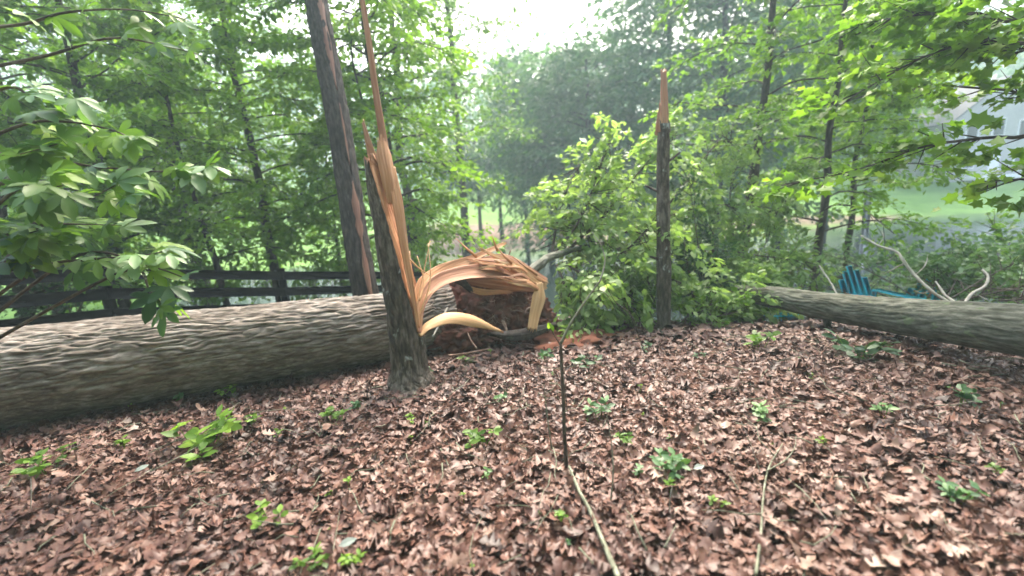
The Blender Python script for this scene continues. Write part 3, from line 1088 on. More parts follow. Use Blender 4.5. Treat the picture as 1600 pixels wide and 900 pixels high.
# --- hinge strips running from the trunk over to the shattered butt of the fallen top
up_ = (0.0, -0.75, 0.65)
WM = [M['wood'], M['wood_red'], M['wood_pale']]
strip('torn_strip', [dict(pts=[at(655, 518, D - .1), at(653, 478, D - .06), at(663, 448, D + .1), at(692, 424, D + .45), at(736, 405, D + .75), at(780, 384, D + 1.0)],
                          width=[0.03, 0.10, 0.17, 0.15, 0.08, 0.04], normals=[(0.9, -0.7, 0), (0.85, -0.8, 0.2), (0.4, -1, 0.3), (0.2, -1, 0.4), (0.1, -0.9, 0.5)], thick=0.022, jag1=0.12, seed=6, n=80, m=21, cup=0.06, rough=0.004, mats=(0, 1))],
      [M['wood'], M['wood_red']], snap)
strip('torn_strip', [dict(pts=[at(656, 520, D - .1), at(660, 472, D), at(684, 440, D + .25), at(728, 426, D + .55), at(775, 426, D + .85), at(826, 440, D + 1.05)],
                          width=[0.03, 0.08, 0.13, 0.15, 0.17, 0.14], normals=[(0.9, -0.7, 0), (0.7, -0.8, 0.2), (0.2, -0.95, 0.5), (0.0, -0.9, 0.55), (0.1, -0.95, 0.4)], thick=0.02, jag1=0.15, seed=7, n=80, m=21, cup=0.08, rough=0.005, mats=(0, 1))],
      [M['wood_red'], M['bark_dark']], snap)
strip('torn_strip', [dict(pts=[at(655, 523, D - .1), at(670, 507, D - .02), at(702, 495, D + .12), at(738, 500, D + .3), at(780, 516, D + .45)],
                          width=[0.05, 0.095, 0.13, 0.13, 0.02], normals=[(-0.5, -0.8, 0.5), (-0.2, -0.75, 0.7), (0.1, -0.75, 0.7), (0.2, -0.75, 0.65)], thick=0.024, jag1=0.06, seed=8, n=70, m=17, cup=-0.15, rough=0.003, mats=(0, 1))],
      [M['wood_pale'], M['bark_dark']], snap)

rg = np.random.RandomState(88)
for (own, cx_, cy_, dd, wpx, nn_, hpx) in ((snap, 590, 272, D, 17, 9, 26), ):
    for k in range(nn_):
        xo = (k / (nn_ - 1) - 0.5) * 2 * wpx
        hh_ = hpx * rg.uniform(.3, 1)
        strip('splinter', [dict(pts=[at(cx_ + xo + 3, cy_ + 12, dd - .02), at(cx_ + xo, cy_ - hh_ * .4, dd - .02), at(cx_ + xo - 3 + rg.normal(0, 2), cy_ - hh_, dd)], width=[0.035, 0.025, 0.004], normals=[(rg.normal(0, .3), -1, 0)], thick=0.014, seed=400 + k, n=14, m=5, rough=.004)],
              [M[('wood', 'wood_red', 'bark_grey')[k % 3]]], own)
# --- the shattered butt and crown of the broken-off top, lying to the right
b1_pre = og(1038, 514)
topr = empty('broken_treetop', og(850, 520), 'broken-off treetop with shattered orange butt and leafy green crown on ground', 'fallen treetop')
DB = D + 0.9
def sheet(pts, width, normals, mats, seed, cup=0.1, jag0=0.05, jag1=0.1, m=25, thick=0.018, rough=0.006, n=60):
    strip('shattered_board', [dict(pts=pts, width=width, normals=normals, thick=thick, jag0=jag0, jag1=jag1, seed=seed, n=n, m=m, cup=cup, rough=rough, mats=(0, 1))], mats, topr)


WR, WO, WP, BK = M['wood_red'], M['wood'], M['wood_pale'], M['bark_dark']
# upper shell, seen from inside and a little above
sheet([at(690, 428, DB - .45), at(735, 416, DB - .2), at(785, 416, DB), at(846, 446, DB + .1)], [0.05, 0.13, 0.17, 0.12], [(0.0, -0.75, 0.66), (0.1, -0.85, 0.5)], [WO, WR], 301, 0.1, 0.2, 0.04)
sheet([at(740, 410, DB + .05), at(790, 405, DB + .08), at(852, 440, DB + .16)], [0.05, 0.14, 0.12], [(0.1, -0.6, 0.8), (0.3, -0.6, 0.75)], [WR, BK], 302, 0.05, 0.22, 0.04)
sheet([at(766, 396, DB - .05), at(800, 413, DB + .02), at(853, 446, DB + .12)], [0.03, 0.09, 0.10], [(0.2, -0.9, 0.5)], [WP, WR], 303, 0.0, 0.2, 0.03)
# lower inner board, dark red with ridges, and its bark back
sheet([at(712, 428, DB - .32), at(742, 436, DB - .2), at(792, 444, DB - .02), at(840, 450, DB + .08)], [0.05, 0.14, 0.16, 0.10], [(0.1, -1, 0.0), (0.1, -1, 0.1)], [WR, BK], 304, -0.12, 0.06, 0.03, rough=0.014)
sheet([at(722, 446, DB - .25), at(752, 456, DB - .15), at(794, 456, DB)], [0.03, 0.07, 0.04], [(0.1, -1, 0.25)], [WO, BK], 305, -0.1, 0.03, 0.08)
strip('bark_slab', [dict(pts=[at(696, 432, DB - .4), at(716, 436, DB - .3), at(736, 454, DB - .25)], width=[0.03, 0.10, 0.05], normals=[(0.0, -1, 0.1)], thick=0.02, jag0=0.03, jag1=0.03, seed=12, m=9, rough=0.005)], [M['bark_dark']], topr)
strip('shattered_board', [dict(pts=[at(843, 444, DB + .0), at(842, 465, DB - .05), at(836, 490, DB - .1), at(832, 512, DB - .15)], width=[0.07, 0.15, 0.12, 0.10], normals=[(0.15, -1, 0.1)], thick=0.03, jag0=0.03, jag1=0.05, seed=13, m=15, rough=0.006, mats=(0, 1))], [M['wood_pale'], M['bark_dark']], topr)
strip('bark_slab', [dict(pts=[at(768, 521, D + .42), at(800, 523, D + .6), at(832, 518, D + .8), at(868, 506, DB + .1)], width=[0.03, 0.11, 0.13, 0.05], normals=[(0.1, -0.9, 0.5)], thick=0.05, jag0=0.04, jag1=0.05, seed=14, n=50, m=17, cup=-0.25, rough=0.012)], [M['bark_dark']], topr)
rb = np.random.RandomState(77)
for i in range(13):      # long torn splinters over the butt
    x0, y0 = rb.uniform(770, 835), 0
    y0 = 392 + (x0 - 770) * 0.6 + rb.uniform(-2, 26)
    dx, dy = -rb.uniform(25, 62), rb.uniform(-14, 12)
    strip('splinter', [dict(pts=[at(x0 + 12, y0 + 8, DB - .02), at(x0, y0, DB - .1), at(x0 + dx * .5, y0 + dy * .3, DB - .16), at(x0 + dx, y0 + dy, DB - .2)], width=[0.03, 0.035, 0.025, 0.004], normals=[(0.1, -0.8, 0.6)], thick=0.012, seed=200 + i, n=16, m=5, rough=0.003)],
          [M[('wood', 'wood_red', 'wood_pale')[i % 3]]], topr)
for x0, y0, x1, y1 in ((745, 402, 712, 372), (778, 392, 768, 366), (800, 412, 775, 385), (840, 430, 800, 400)):
    mb = MB()
    V, F, B = tube(np.array([at(x0, y0, DB - .1), at((x0 + x1) / 2, (y0 + y1) / 2 + 1, DB - .12), at(x1, y1, DB - .15)]), [.018, .012, .003], 5)
    mb.add(V, F, 0, 0.5, B[:, [2, 0, 1]])
    mb.build('splinter', M['wood'], topr)
mb = MB()
pth = catmull([at(815, 436, DB + .1), at(845, 412, DB + .35), at(865, 400, DB + .6), at(930, 385, DB + 1.4), at(1010, 395, DB + 2.2)], 90)
V, F, B = tube(pth, np.linspace(0.058, 0.035, 90), 48, bark_disp(0.010, 26, 5, 0.012, 4))
mb.add(V, F, 0, 0.5, B)
mb.build('log', M['bark_mossy'], topr)
q5 = DB + 1.0
limbs = [[at(862, 400, q5), at(905, 345, q5 + .1), at(935, 270, q5 + .3), at(960, 195, q5 + .5)],
         [at(880, 398, q5 + .1), at(950, 330, q5 + .3), at(1010, 255, q5 + .7), at(1060, 205, q5 + 1)],
         [at(930, 385, q5 + .6), at(1010, 350, q5 + .9), at(1120, 320, q5 + 1.3), at(1250, 330, q5 + 1.8)],
         [at(880, 410, q5 - .1), at(930, 440, q5 - .5), at(985, 470, q5 - .7)],
         [at(870, 415, q5 - .1), at(890, 460, q5 - .4), at(925, 505, q5 - .8)],
         [at(960, 395, q5 + .5), at(1030, 430, q5 + .2), at(1110, 455, q5 - .1), at(1175, 470, q5)],
         [at(900, 390, q5 + .3), at(960, 400, q5 + .2), at(1000, 370, q5), at(1030, 330, q5)],
         [at(862, 398, q5), at(870, 350, q5 + .4), at(885, 300, q5 + .6), at(905, 255, q5 + .9)],
         [at(990, 390, q5 + 1), at(1060, 300, q5 + 1.3), at(1110, 235, q5 + 1.6), at(1150, 190, q5 + 2)],
         [at(1030, 400, q5 + 1), at(1110, 390, q5 + 1), at(1190, 400, q5 + 1), at(1270, 410, q5 + 1.2)]]
_sx, _sy = b1_pre[0], b1_pre[1]
limb_foliage(topr, limbs, np.random.RandomState(3), [50, 50, 54, 36, 30, 50, 40, 36, 50, 50], 0.42, 32, 0.088, 'leaf_crown', 'bark_grey', 'ovate', ind=290, r0=0.022, jit=0.4, droop=-0.35, keep=lambda P: ~((np.abs(P[:, 0] - _sx) < 0.22) & (P[:, 1] < _sy + 0.1)) & ~((P[:, 0] < 0.5 + 0.12 * (P[:, 1] - 5)) & (P[:, 2] < 1.0)))

# ================================================================== LEANING SCARRED TREE
b0 = at(574, 478, 6.3)
b0[2] = gz1(b0[0], b0[1])
lean_t = empty('leaning_tree', b0, 'dark leaning trunk with a long orange bark scar beside the fence', 'tree')
pts = [b0 + [0.05, 0, -0.1], at(568, 440, 6.3), at(552, 340, 6.35), at(530, 200, 6.4), at(508, 80, 6.45), at(490, -20, 6.5), at(465, -160, 6.6)]
path = catmull(pts, 320)
Rl = np.interp(np.linspace(0, 1, 320), [0, .1, .5, 1], [0.215, 0.175, 0.165, 0.15])
V, F, B = tube(path, Rl, 120, bark_disp(0.02, 16, 3.0, 0.015, 14.0))
mb = MB()
mb.add(V, F, 0, 0.5, B)
mb.build('trunk', M['bark_dark'], lean_t)
T_, A_, B_ = frames(path)
for (i0, i1, wd, sd) in ((8, 98, 0.085, 41), (90, 128, 0.11, 42), (186, 300, 0.10, 43), (140, 176, 0.03, 44)):
    sel = path[i0:i1:6]
    side = nrm(np.array([0.62, -0.78, 0.05]))
    sdp = sel + side * (np.interp(np.arange(i0, i1, 6), [0, 320], [Rl[20], 0.15])[:, None] + 0.016)
    strip('bark_scar', [dict(pts=list(sdp), width=[0.01, wd * .7, wd, wd * .6, wd * .9, wd, wd * .5, 0.015], normals=[tuple(side)], thick=0.02, jag0=0.1, jag1=0.1, seed=sd, n=60, m=13, cup=-0.18, rough=0.008)], [M['scar']], lean_t)

# ================================================================== SNAPPED SLIM TRUNK (right of centre)
b1 = og(1038, 514)
d1_ = float((b1 - EYEP) @ FWD)
slim = empty('snapped_tree', b1, 'slim grey trunk snapped high up with an orange torn tip', 'broken tree')
path = catmull([at(1038, 522, d1_), at(1037, 500, d1_), at(1037, 400, d1_), at(1036, 300, d1_), at(1037, 195, d1_)], 150)
Rs = np.interp(np.linspace(0, 1, 150), [0, .08, .25, .6, 1], [21, 14, 11, 10, 9]) * d1_ / F_PX
V, F, B = tube(path, Rs, 90, bark_disp(0.012, 24, 3.2, 0.012, 19.0))
mb = MB()
mb.add(V, F, 0, 0.5, B)
mb.build('trunk', M['bark_grey'], slim)
for (x, y, dx, dy, dz) in ((1030, 300, -22, -10, .05), (1047, 250, 16, -12, -.05), (1030, 405, -14, -4, -.1)):
    mb = MB()
    V, F, B = tube(catmull([at(1038, y + 3, d1_), at(x, y, d1_), at(x + dx, y + dy, d1_ + dz)], 10), np.linspace(.022, .009, 10), 8, bark_disp(0.003, 50, 8, 0.004))
    mb.add(V, F, 0, 0.5, B)
    mb.build('branch_stub', M['bark_grey'], slim)
strip('splinter', [dict(pts=[at(1040, 215, d1_ - .05), at(1040, 180, d1_ - .05), at(1039, 145, d1_ - .03), at(1038, 112, d1_)], width=[0.05, 0.09, 0.085, 0.07], normals=[(0.05, -1, 0)], thick=0.05, jag1=0.05, seed=15, m=13, cup=-0.2, rough=0.012)], [M['wood_red']], slim)
rg = np.random.RandomState(89)
for k in range(8):
    xo = (k / 7 - 0.5) * 17
    hh_ = rg.uniform(8, 34)
    strip('splinter', [dict(pts=[at(1038 + xo, 206, d1_ - .04), at(1037 + xo, 196 - hh_ * .4, d1_ - .04), at(1037 + xo + rg.normal(0, 1.5), 196 - hh_, d1_ - .02)], width=[0.04, 0.03, 0.004], normals=[(xo * .06, -1, 0)], thick=0.016, seed=500 + k, n=14, m=5, rough=.004)],
          [M[('wood_red', 'bark_grey', 'wood')[k % 3]]], slim)
strip('splinter', [dict(pts=[at(1030, 210, d1_), at(1031, 190, d1_), at(1033, 165, d1_)], width=[0.10, 0.08, 0.04], normals=[(-0.2, -1, 0)], thick=0.05, jag1=0.08, seed=16, m=9, rough=0.012)], [M['wood_red']], slim)

# ================================================================== FALLEN TRUNK (right)
ft = empty('fallen_log', og(1250, 520), 'slimmer grey mossy trunk lying across the right side above the leaves', 'fallen tree')
pts = [at(1150, 458, 5.9), at(1200, 463, 5.6), at(1320, 482, 4.75), at(1450, 500, 4.05), at(1600, 518, 3.35), at(1760, 540, 2.9)]
path = catmull(pts, 300)
Rt = np.interp(np.linspace(0, 1, 300), [0, .2, .5, .8, 1], [0.125, 0.13, 0.165, 0.19, 0.2])
V, F, B = tube(path, Rt, 150, bark_disp(0.011, 22, 3.0, 0.035, 25.0))
mb = MB()
mb.add(V, F, 0, 0.5, B)
mb.build('trunk', M['bark_mossy'], ft)
# propped on its own broken limb stubs
for px0, py0, d0 in ((1290, 490, 4.9), (1690, 545, 3.1)):
    p0 = at(px0, py0, d0)
    g0 = np.array([p0[0] + 0.08, p0[1] + 0.05, gz1(p0[0] + .08, p0[1] + .05) - 0.03])
    mb = MB()
    V, F, B = tube(catmull([p0, (p0 + g0) / 2 + [0.02, 0.02, 0], g0], 10), np.linspace(.05, .03, 10), 10)
    mb.add(V, F, 0, 0.5, B)
    mb.build('limb_stub', M['bark_mossy'], ft)

# pale bare limb and leafy debris behind that trunk
fb = empty('fallen_limb', at(1480, 475, 5.2), 'pale bare forked limb rising crookedly behind the right fallen trunk', 'branch')
for pts, r0 in (([at(1490, 478, 5.0), at(1452, 452, 5.2), at(1425, 425, 5.4), at(1410, 405, 5.5), at(1400, 393, 5.6), at(1372, 384, 5.8), at(1345, 368, 6.0)], 0.021),
                ([at(1412, 412, 5.5), at(1395, 421, 5.6), at(1380, 428, 5.7)], 0.014),
                ([at(1500, 478, 5.0), at(1478, 462, 5.2), at(1462, 440, 5.4)], 0.022),
                ([at(1505, 476, 5.0), at(1520, 458, 5.2), at(1538, 448, 5.3), at(1544, 432, 5.4), at(1535, 422, 5.5)], 0.020),
                ([at(1312, 470, 5.5), at(1300, 445, 5.8), at(1280, 415, 6.2)], 0.014), ([at(1372, 384, 5.8), at(1380, 372, 5.9), at(1378, 360, 6.0)], 0.007), ([at(1430, 430, 5.4), at(1445, 415, 5.5), at(1450, 398, 5.6)], 0.008),
                ([at(1400, 395, 5.6), at(1392, 404, 5.7), at(1370, 410, 5.8)], 0.007), ([at(1520, 458, 5.2), at(1530, 462, 5.2), at(1545, 470, 5.1)], 0.009), ([at(1455, 455, 5.2), at(1440, 458, 5.2), at(1425, 452, 5.3)], 0.009)):
    mb = MB()
    V, F, B = tube(catmull(pts, 26), np.linspace(r0, r0 * 0.4, 26), 10, bark_disp(0.006, 40, 8, 0.010, 5))
    mb.add(V, F, 0, 0.5, B)
    mb.build('limb', M['bark_pale'], fb)


def bush(name, label, cat, group, spec, seed, n, L, per, size, leaf, bark='bark_grey', tmpl='simple', ind=0, r0=0.012, **kw):
    """spec: limbs as pixel/depth triples; first point is put on the ground"""
    limbs = []
    for l in spec:
        limbs.append([at(*q) for q in l])
    root = empty(name, limbs[0][0], label, cat, group)
    limb_foliage(root, limbs, np.random.RandomState(seed), n, L, per, size, leaf, bark, tmpl, ind, r0, **kw)
    return root


bush('fallen_branch', 'grey-green leafy branches heaped behind the teal chairs', 'branch', 'leafy debris behind the right trunk',
     [[(1440, 470, 7.5), (1370, 430, 8), (1300, 400, 8.5), (1230, 390, 9)], [(1400, 470, 7), (1330, 440, 7.6), (1270, 425, 8), (1215, 420, 8.2)], [(1480, 460, 7.4), (1420, 420, 8), (1380, 395, 8.4)], [(1360, 470, 7), (1290, 450, 7), (1240, 450, 7)]],
     31, 24, 0.42, 26, 0.085, 'leaf_pale', keep=lambda P: ~((P[:, 0] > 4.3) & (P[:, 0] < 7.4) & (P[:, 1] < 8.0)))
bush('shrub', 'low bright green brush behind the fence, left of the leaning scarred trunk', 'shrub', 'low brush behind the fence',
     [[(470, 470, 10.5), (460, 420, 10.6), (440, 370, 10.8), (415, 335, 11)], [(480, 470, 10.5), (500, 410, 10.7), (520, 350, 11)], [(450, 470, 10.3), (400, 420, 10.5), (365, 380, 10.7)], [(490, 470, 10.3), (535, 430, 10.5), (560, 390, 10.7)]],
     38, 30, 0.55, 26, 0.115, 'leaf_bright', frac0=0.05)
bush('shrub', 'low leafy brush behind the middle of the fence, below the crooked stem', 'shrub', 'low brush behind the fence',
     [[(330, 480, 9.2), (315, 420, 9.4), (290, 360, 9.6)], [(320, 480, 9.2), (350, 420, 9.4), (370, 370, 9.6)], [(310, 480, 9), (250, 430, 9.2), (215, 390, 9.4)]],
     39, 28, 0.5, 26, 0.105, 'leaf_mid', frac0=0.05)
bush('shrub', 'shady leafy brush behind the fence at far left', 'shrub', 'low brush behind the fence',
     [[(110, 490, 7.4), (95, 430, 7.6), (60, 370, 7.8)], [(120, 490, 7.4), (150, 430, 7.6), (165, 370, 7.8)], [(90, 490, 7.2), (30, 440, 7.4), (-20, 400, 7.6)]],
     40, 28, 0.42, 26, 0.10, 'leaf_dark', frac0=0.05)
bush('shrub', 'bright low brush behind the snapped tree, beyond the fence end', 'shrub', 'low brush behind the fence',
     [[(660, 440, 11.5), (680, 390, 11.6), (700, 340, 11.8)], [(650, 440, 11.5), (640, 390, 11.6), (625, 345, 11.8)]],
     41, 22, 0.45, 24, 0.11, 'leaf_bright', frac0=0.05)
bush('fallen_branch', 'tangle of pale green leafy twigs right behind the two teal chairs', 'branch', 'leafy debris behind the right trunk',
     [[(1470, 470, 9.4), (1420, 435, 9.6), (1360, 408, 9.8), (1290, 395, 10)], [(1460, 470, 9.2), (1400, 450, 9.3), (1330, 435, 9.4), (1280, 430, 9.5)], [(1480, 465, 9.6), (1450, 425, 9.9), (1420, 395, 10.2)], [(1490, 460, 9.0), (1520, 420, 9.3), (1560, 395, 9.6)]],
     37, 34, 0.5, 26, 0.10, 'leaf_pale', frac0=0.0)
bush('fallen_branch', 'dark green leafy branches fallen at the right edge above the trunk', 'branch', 'leafy debris behind the right trunk',
     [[(1480, 470, 6), (1530, 440, 6.2), (1580, 415, 6.4), (1660, 390, 6.6)], [(1500, 470, 5.6), (1560, 455, 5.6), (1640, 440, 5.6)], [(1480, 465, 6.5), (1500, 430, 7), (1540, 395, 7.5)], [(1560, 470, 5.2), (1620, 465, 5), (1700, 450, 5)], [(1450, 465, 6.8), (1470, 430, 7.2), (1490, 405, 7.6)]],
     32, 34, 0.45, 28, 0.095, 'leaf_pale', keep=lambda P: ~((P[:, 0] > 4.3) & (P[:, 0] < 6.6) & (P[:, 1] < 7.6)))
bush('shrub', 'leafy shrub at the right edge beyond the right fallen trunk', 'shrub', None,
     [[(1590, 480, 7.0), (1585, 430, 7.2), (1570, 380, 7.4), (1550, 350, 7.6)], [(1600, 480, 7.0), (1640, 430, 7.1), (1660, 370, 7.3)], [(1580, 480, 7.2), (1545, 440, 7.6), (1510, 410, 8)]],
     36, 30, 0.42, 28, 0.09, 'leaf_mid', frac0=0.05)
bush('shrub', 'dark dense shrub standing just right of the slim snapped trunk', 'shrub', None,
     [[(1100, 490, 6.3), (1095, 420, 6.4), (1085, 340, 6.5), (1075, 270, 6.6)], [(1110, 490, 6.3), (1120, 430, 6.4), (1115, 360, 6.5)], [(1090, 490, 6.2), (1080, 440, 6.3), (1070, 390, 6.3)], [(1115, 495, 6.1), (1150, 460, 6.2), (1190, 450, 6.3)]],
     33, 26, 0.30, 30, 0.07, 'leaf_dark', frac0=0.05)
bush('shrub', 'bright green shrub between the slim snapped trunk and the right fallen trunk', 'shrub', None,
     [[(1170, 480, 7.0), (1190, 400, 7.2), (1215, 330, 7.4), (1240, 280, 7.6)], [(1160, 480, 7.0), (1150, 400, 7.2), (1140, 310, 7.3), (1150, 240, 7.5)], [(1180, 480, 6.8), (1215, 430, 7.2), (1250, 380, 7.6)], [(1150, 480, 6.6), (1120, 420, 7), (1100, 330, 7.4), (1090, 250, 7.6)],
      [(1140, 490, 6.2), (1165, 460, 6.2), (1200, 440, 6.4)]],
     34, 40, 0.42, 30, 0.09, 'leaf_crown', frac0=0.05)
bush('shrub', 'low dark green brush at the foot of the slim snapped trunk', 'shrub', None,
     [[(1060, 505, 5.4), (1100, 480, 5.6), (1150, 485, 5.7)], [(1000, 500, 5.6), (985, 470, 5.8), (960, 440, 6)], [(1100, 500, 5.5), (1140, 490, 5.6), (1185, 490, 5.8)], [(1010, 505, 5.5), (1020, 470, 5.8), (1010, 430, 6)]],
     35, 22, 0.3, 22, 0.08, 'leaf_mid', frac0=0.05, keep=lambda P: ~((np.abs(P[:, 0] - _sx) < 0.18) & (P[:, 1] < _sy + 0.1)))

# ================================================================== FENCE
def box(mb, c, ax_, ay_, az_, bev=0.006):
    """box from centre and half-axis vectors, edges chamfered"""
    c, ax_, ay_, az_ = (np.asarray(v, float) for v in (c, ax_, ay_, az_))
    L_ = [np.linalg.norm(v) for v in (ax_, ay_, az_)]
    k = [1 - min(bev / max(l, 1e-6), 0.4) for l in L_]
    Vv, Fv = [], []
    def vid(s, a):
        f = [k[0], k[1], k[2]]
        f[a] = 1
        Vv.append(c + s[0] * f[0] * ax_ + s[1] * f[1] * ay_ + s[2] * f[2] * az_)
        return len(Vv) - 1
    ids = {}
    for s in [(x, y, z) for x in (-1, 1) for y in (-1, 1) for z in (-1, 1)]:
        for a in range(3):
            ids[s, a] = vid(s, a)
    quads, tris = [], []
    for a in range(3):
        b, d = (a + 1) % 3, (a + 2) % 3
        for sg in (-1, 1):
            f = []
            for sb, sd in ((-1, -1), (1, -1), (1, 1), (-1, 1)):
                s = [0, 0, 0]; s[a], s[b], s[d] = sg, sb, sd
                f.append(ids[tuple(s), a])
            quads.append(f if sg > 0 else f[::-1])
        for sb in (-1, 1):
            for sd in (-1, 1):
                s0 = [0, 0, 0]; s1 = [0, 0, 0]
                s0[a], s0[b], s0[d] = -1, sb, sd
                s1[a], s1[b], s1[d] = 1, sb, sd
                f = [ids[tuple(s0), b], ids[tuple(s1), b], ids[tuple(s1), d], ids[tuple(s0), d]]
                quads.append(f if sb * sd > 0 else f[::-1])
    for s in [(x, y, z) for x in (-1, 1) for y in (-1, 1) for z in (-1, 1)]:
        f = [ids[s, 0], ids[s, 1], ids[s, 2]]
        tris.append(f if s[0] * s[1] * s[2] > 0 else f[::-1])
    mb.add(np.array(Vv), [np.array(quads), np.array(tris)])


p155, p435 = np.array([-5.42, 5.95]), np.array([-3.93, 7.65])
fd = (p435 - p155)
fposts = [p155 + fd * k for k in (-2, -1, 0, 1, 2, 3, 4)]
fence = empty('board_fence', (p155[0], p155[1], gz1(*p155)), 'black four-board wooden fence running behind the big fallen trunk', 'fence')
fu = nrm(fd)
fnm = np.array([-fu[1], fu[0]])
tops = []
for (x, y) in fposts:
    z = gz1(x, y)
    tops.append(z)
    mb = MB()
    box(mb, (x + fnm[0] * 0.085, y + fnm[1] * 0.085, z + 0.53), (fu[0] * .065, fu[1] * .065, 0), (fnm[0] * .065, fnm[1] * .065, 0), (0, 0, 0.76))
    mb.build('post', M['fence'], fence)
for i in range(len(fposts) - 1):
    a, b = fposts[i], fposts[i + 1]
    for hgt in (1.17, 0.89, 0.61, 0.32):
        pa, pb = np.array([a[0], a[1], tops[i] + hgt]), np.array([b[0], b[1], tops[i + 1] + hgt])
        hv = (pb - pa) / 2
        hv *= (1 - 0.006 / np.linalg.norm(hv))
        mb = MB()
        box(mb, (pa + pb) / 2, hv, (fnm[0] * .017, fnm[1] * .017, 0), (0, 0, 0.076), 0.004)
        mb.build('board', M['fence'], fence)

# ================================================================== TEAL CHAIRS
def chair(name, label, group, loc, rz, tip=0.0):
    root = empty(name, loc, label, 'chair', group)
    c, s = math.cos(rz), math.sin(rz)
    ct, st = math.cos(tip), math.sin(tip)

    def tf(v):
        v = np.asarray(v, float)
        x, y, z = v[..., 0], v[..., 1], v[..., 2]
        y, z = y * ct - z * st, y * st + z * ct
        return np.stack([x * c - y * s, x * s + y * c, z], -1)

    def part(nm, boxes):
        mb = MB()
        for cc, a, b, d in boxes:
            box(mb, tf(cc) + np.asarray(loc), tf(a), tf(b), tf(d), 0.006)
        return mb.build(nm, M['teal'], root)
    # front is -y; seat slopes back, back reclines
    bk = nrm(np.array([0, 0.42, 0.9]))
    bn = nrm(np.array([0, -0.9, 0.42]))
    for i in range(5):
        x = (i - 2) * 0.105
        ln = 0.34 - 0.04 * abs(i - 2) ** 1.4
        part('back_slat', [(np.array([x, 0.22, 0.33]) + bk * ln, np.array([0.0505, 0, 0]), bn * 0.011, bk * ln)])
    for i in range(5):
        y = -0.30 + i * 0.11
        part('seat_slat', [((0, y, 0.36 - 0.14 * (i / 4.0)), (0.27, 0, 0), (0, 0.049, -0.014), (0, 0.003, 0.011))])
    for sx in (-1, 1):
        part('armrest', [((sx * 0.33, -0.05, 0.56), (0.065, 0, 0), (0, 0.36, 0), (0, 0, 0.012))])
        part('leg', [((sx * 0.29, -0.33, 0.273), (0.014, 0, 0), (0, 0.05, 0), (0, 0, 0.273))])
        part('leg', [((sx * 0.293, 0.30, 0.272), (0.013, 0, 0), (0, 0.045, 0), (0, 0, 0.272))])
        part('seat_rail', [((sx * 0.262, 0.02, 0.25), (0.013, 0, 0), (0, 0.42, -0.1), (0, 0.015, 0.05))])
    part('back_rail', [((0, 0.325, 0.50), (0.27, 0, 0), (0, 0.014, 0), (0, 0, 0.04))])
    return root


for lab, px0, d0, rz, dz in (('teal slatted garden chair turned away from its twin behind the right fallen trunk', 1371, 6.8, 0.15, 0.0),
                             ('teal garden chair facing its twin, nearest the pale bare limb', 1424, 7.9, -1.25, 0.0),
                             ('mostly hidden teal chair behind the thin end of the right trunk', 1206, 6.9, -0.2, 0.0)):
    p = at(px0, 440, d0)
    chair('garden_chair', lab, 'teal garden chairs', (p[0], p[1], gz1(p[0], p[1])), rz)

# ================================================================== TREES
def tb(px, d):
    """a point on the ground below photo column px at distance d"""
    y = 330.0
    for _ in range(30):
        p = at(px, y, d)
        z = gz1(p[0], p[1])
        y += (p[2] - z) * F_PX / d
    return np.array([p[0], p[1], z])


TG = 'trees behind the fence'
make_tree('maple_tree', 'bright yellow-green maple with two stems behind the snapped tree', 'tree', None, tb(652, 10.5), 9.5, 0.17, (-0.5, 0.2), 0.20, 2.3, 52, 13, 30, 0.12, 'leaf_bright', 'bark_dark', 21, up=0.35, L=0.62)
make_tree('thin_tree', 'very thin dark stem just left of the maple trunk', 'tree', None, tb(627, 9.5), 6.0, 0.05, (-0.35, 0.2), 0.55, 0.9, 12, 6, 20, 0.1, 'leaf_bright', 'bark_dark', 22)
make_tree('maple_tree', 'leafy maple left of the leaning scarred trunk', 'tree', TG, tb(450, 10.0), 8.5, 0.11, (-0.3, 0.3), 0.30, 2.3, 46, 12, 28, 0.12, 'leaf_bright', 'bark_dark', 23, up=0.4, L=0.6)
make_tree('understory_tree', 'slim dark crooked stem among bright leaves above the fence', 'tree', TG, tb(372, 9.2), 6.5, 0.07, (-0.75, 0.3), 0.25, 1.7, 24, 9, 24, 0.10, 'leaf_bright', 'bark_dark', 24, up=0.4)
make_tree('understory_tree', 'deep green leafy tree behind the fence at far left', 'tree', TG, tb(60, 7.5), 8.0, 0.10, (0.1, 0.2), 0.10, 2.6, 56, 12, 28, 0.12, 'leaf_mid', 'bark_dark', 25, up=0.4)
make_tree('understory_tree', 'mid green leafy tree behind the left fence post', 'tree', TG, tb(215, 9.0), 9.0, 0.12, (0.1, 0.2), 0.22, 2.4, 42, 11, 26, 0.12, 'leaf_bright', 'bark_dark', 26, up=0.4)
make_tree('tall_tree', 'tall dark-stemmed tree in the upper left corner', 'tree', TG, tb(110, 13), 14, 0.2, (0.2, 0), 0.18, 3.8, 56, 12, 26, 0.145, 'leaf_mid', 'bark_dark', 27)
make_tree('tall_tree', 'tall tree with gappy crown in front of white sky, left of the leaning trunk', 'tree', TG, tb(330, 15), 15, 0.22, (0.2, 0), 0.22, 3.4, 46, 10, 24, 0.14, 'leaf_mid', 'bark_dark', 28)
make_tree('tall_tree', 'tall thin-leaved tree rising above the bright maple', 'tree', TG, tb(655, 17), 16, 0.2, (0.3, 0), 0.32, 3.4, 44, 10, 24, 0.14, 'leaf_mid', 'bark_dark', 29)
make_tree('tall_tree', 'tall sparse tree thinly veiling the white sky right of the maple', 'tree', TG, tb(735, 20), 17, 0.2, (0.2, 0), 0.4, 3.6, 34, 9, 24, 0.16, 'leaf_mid', 'bark_dark', 78, L=0.9)
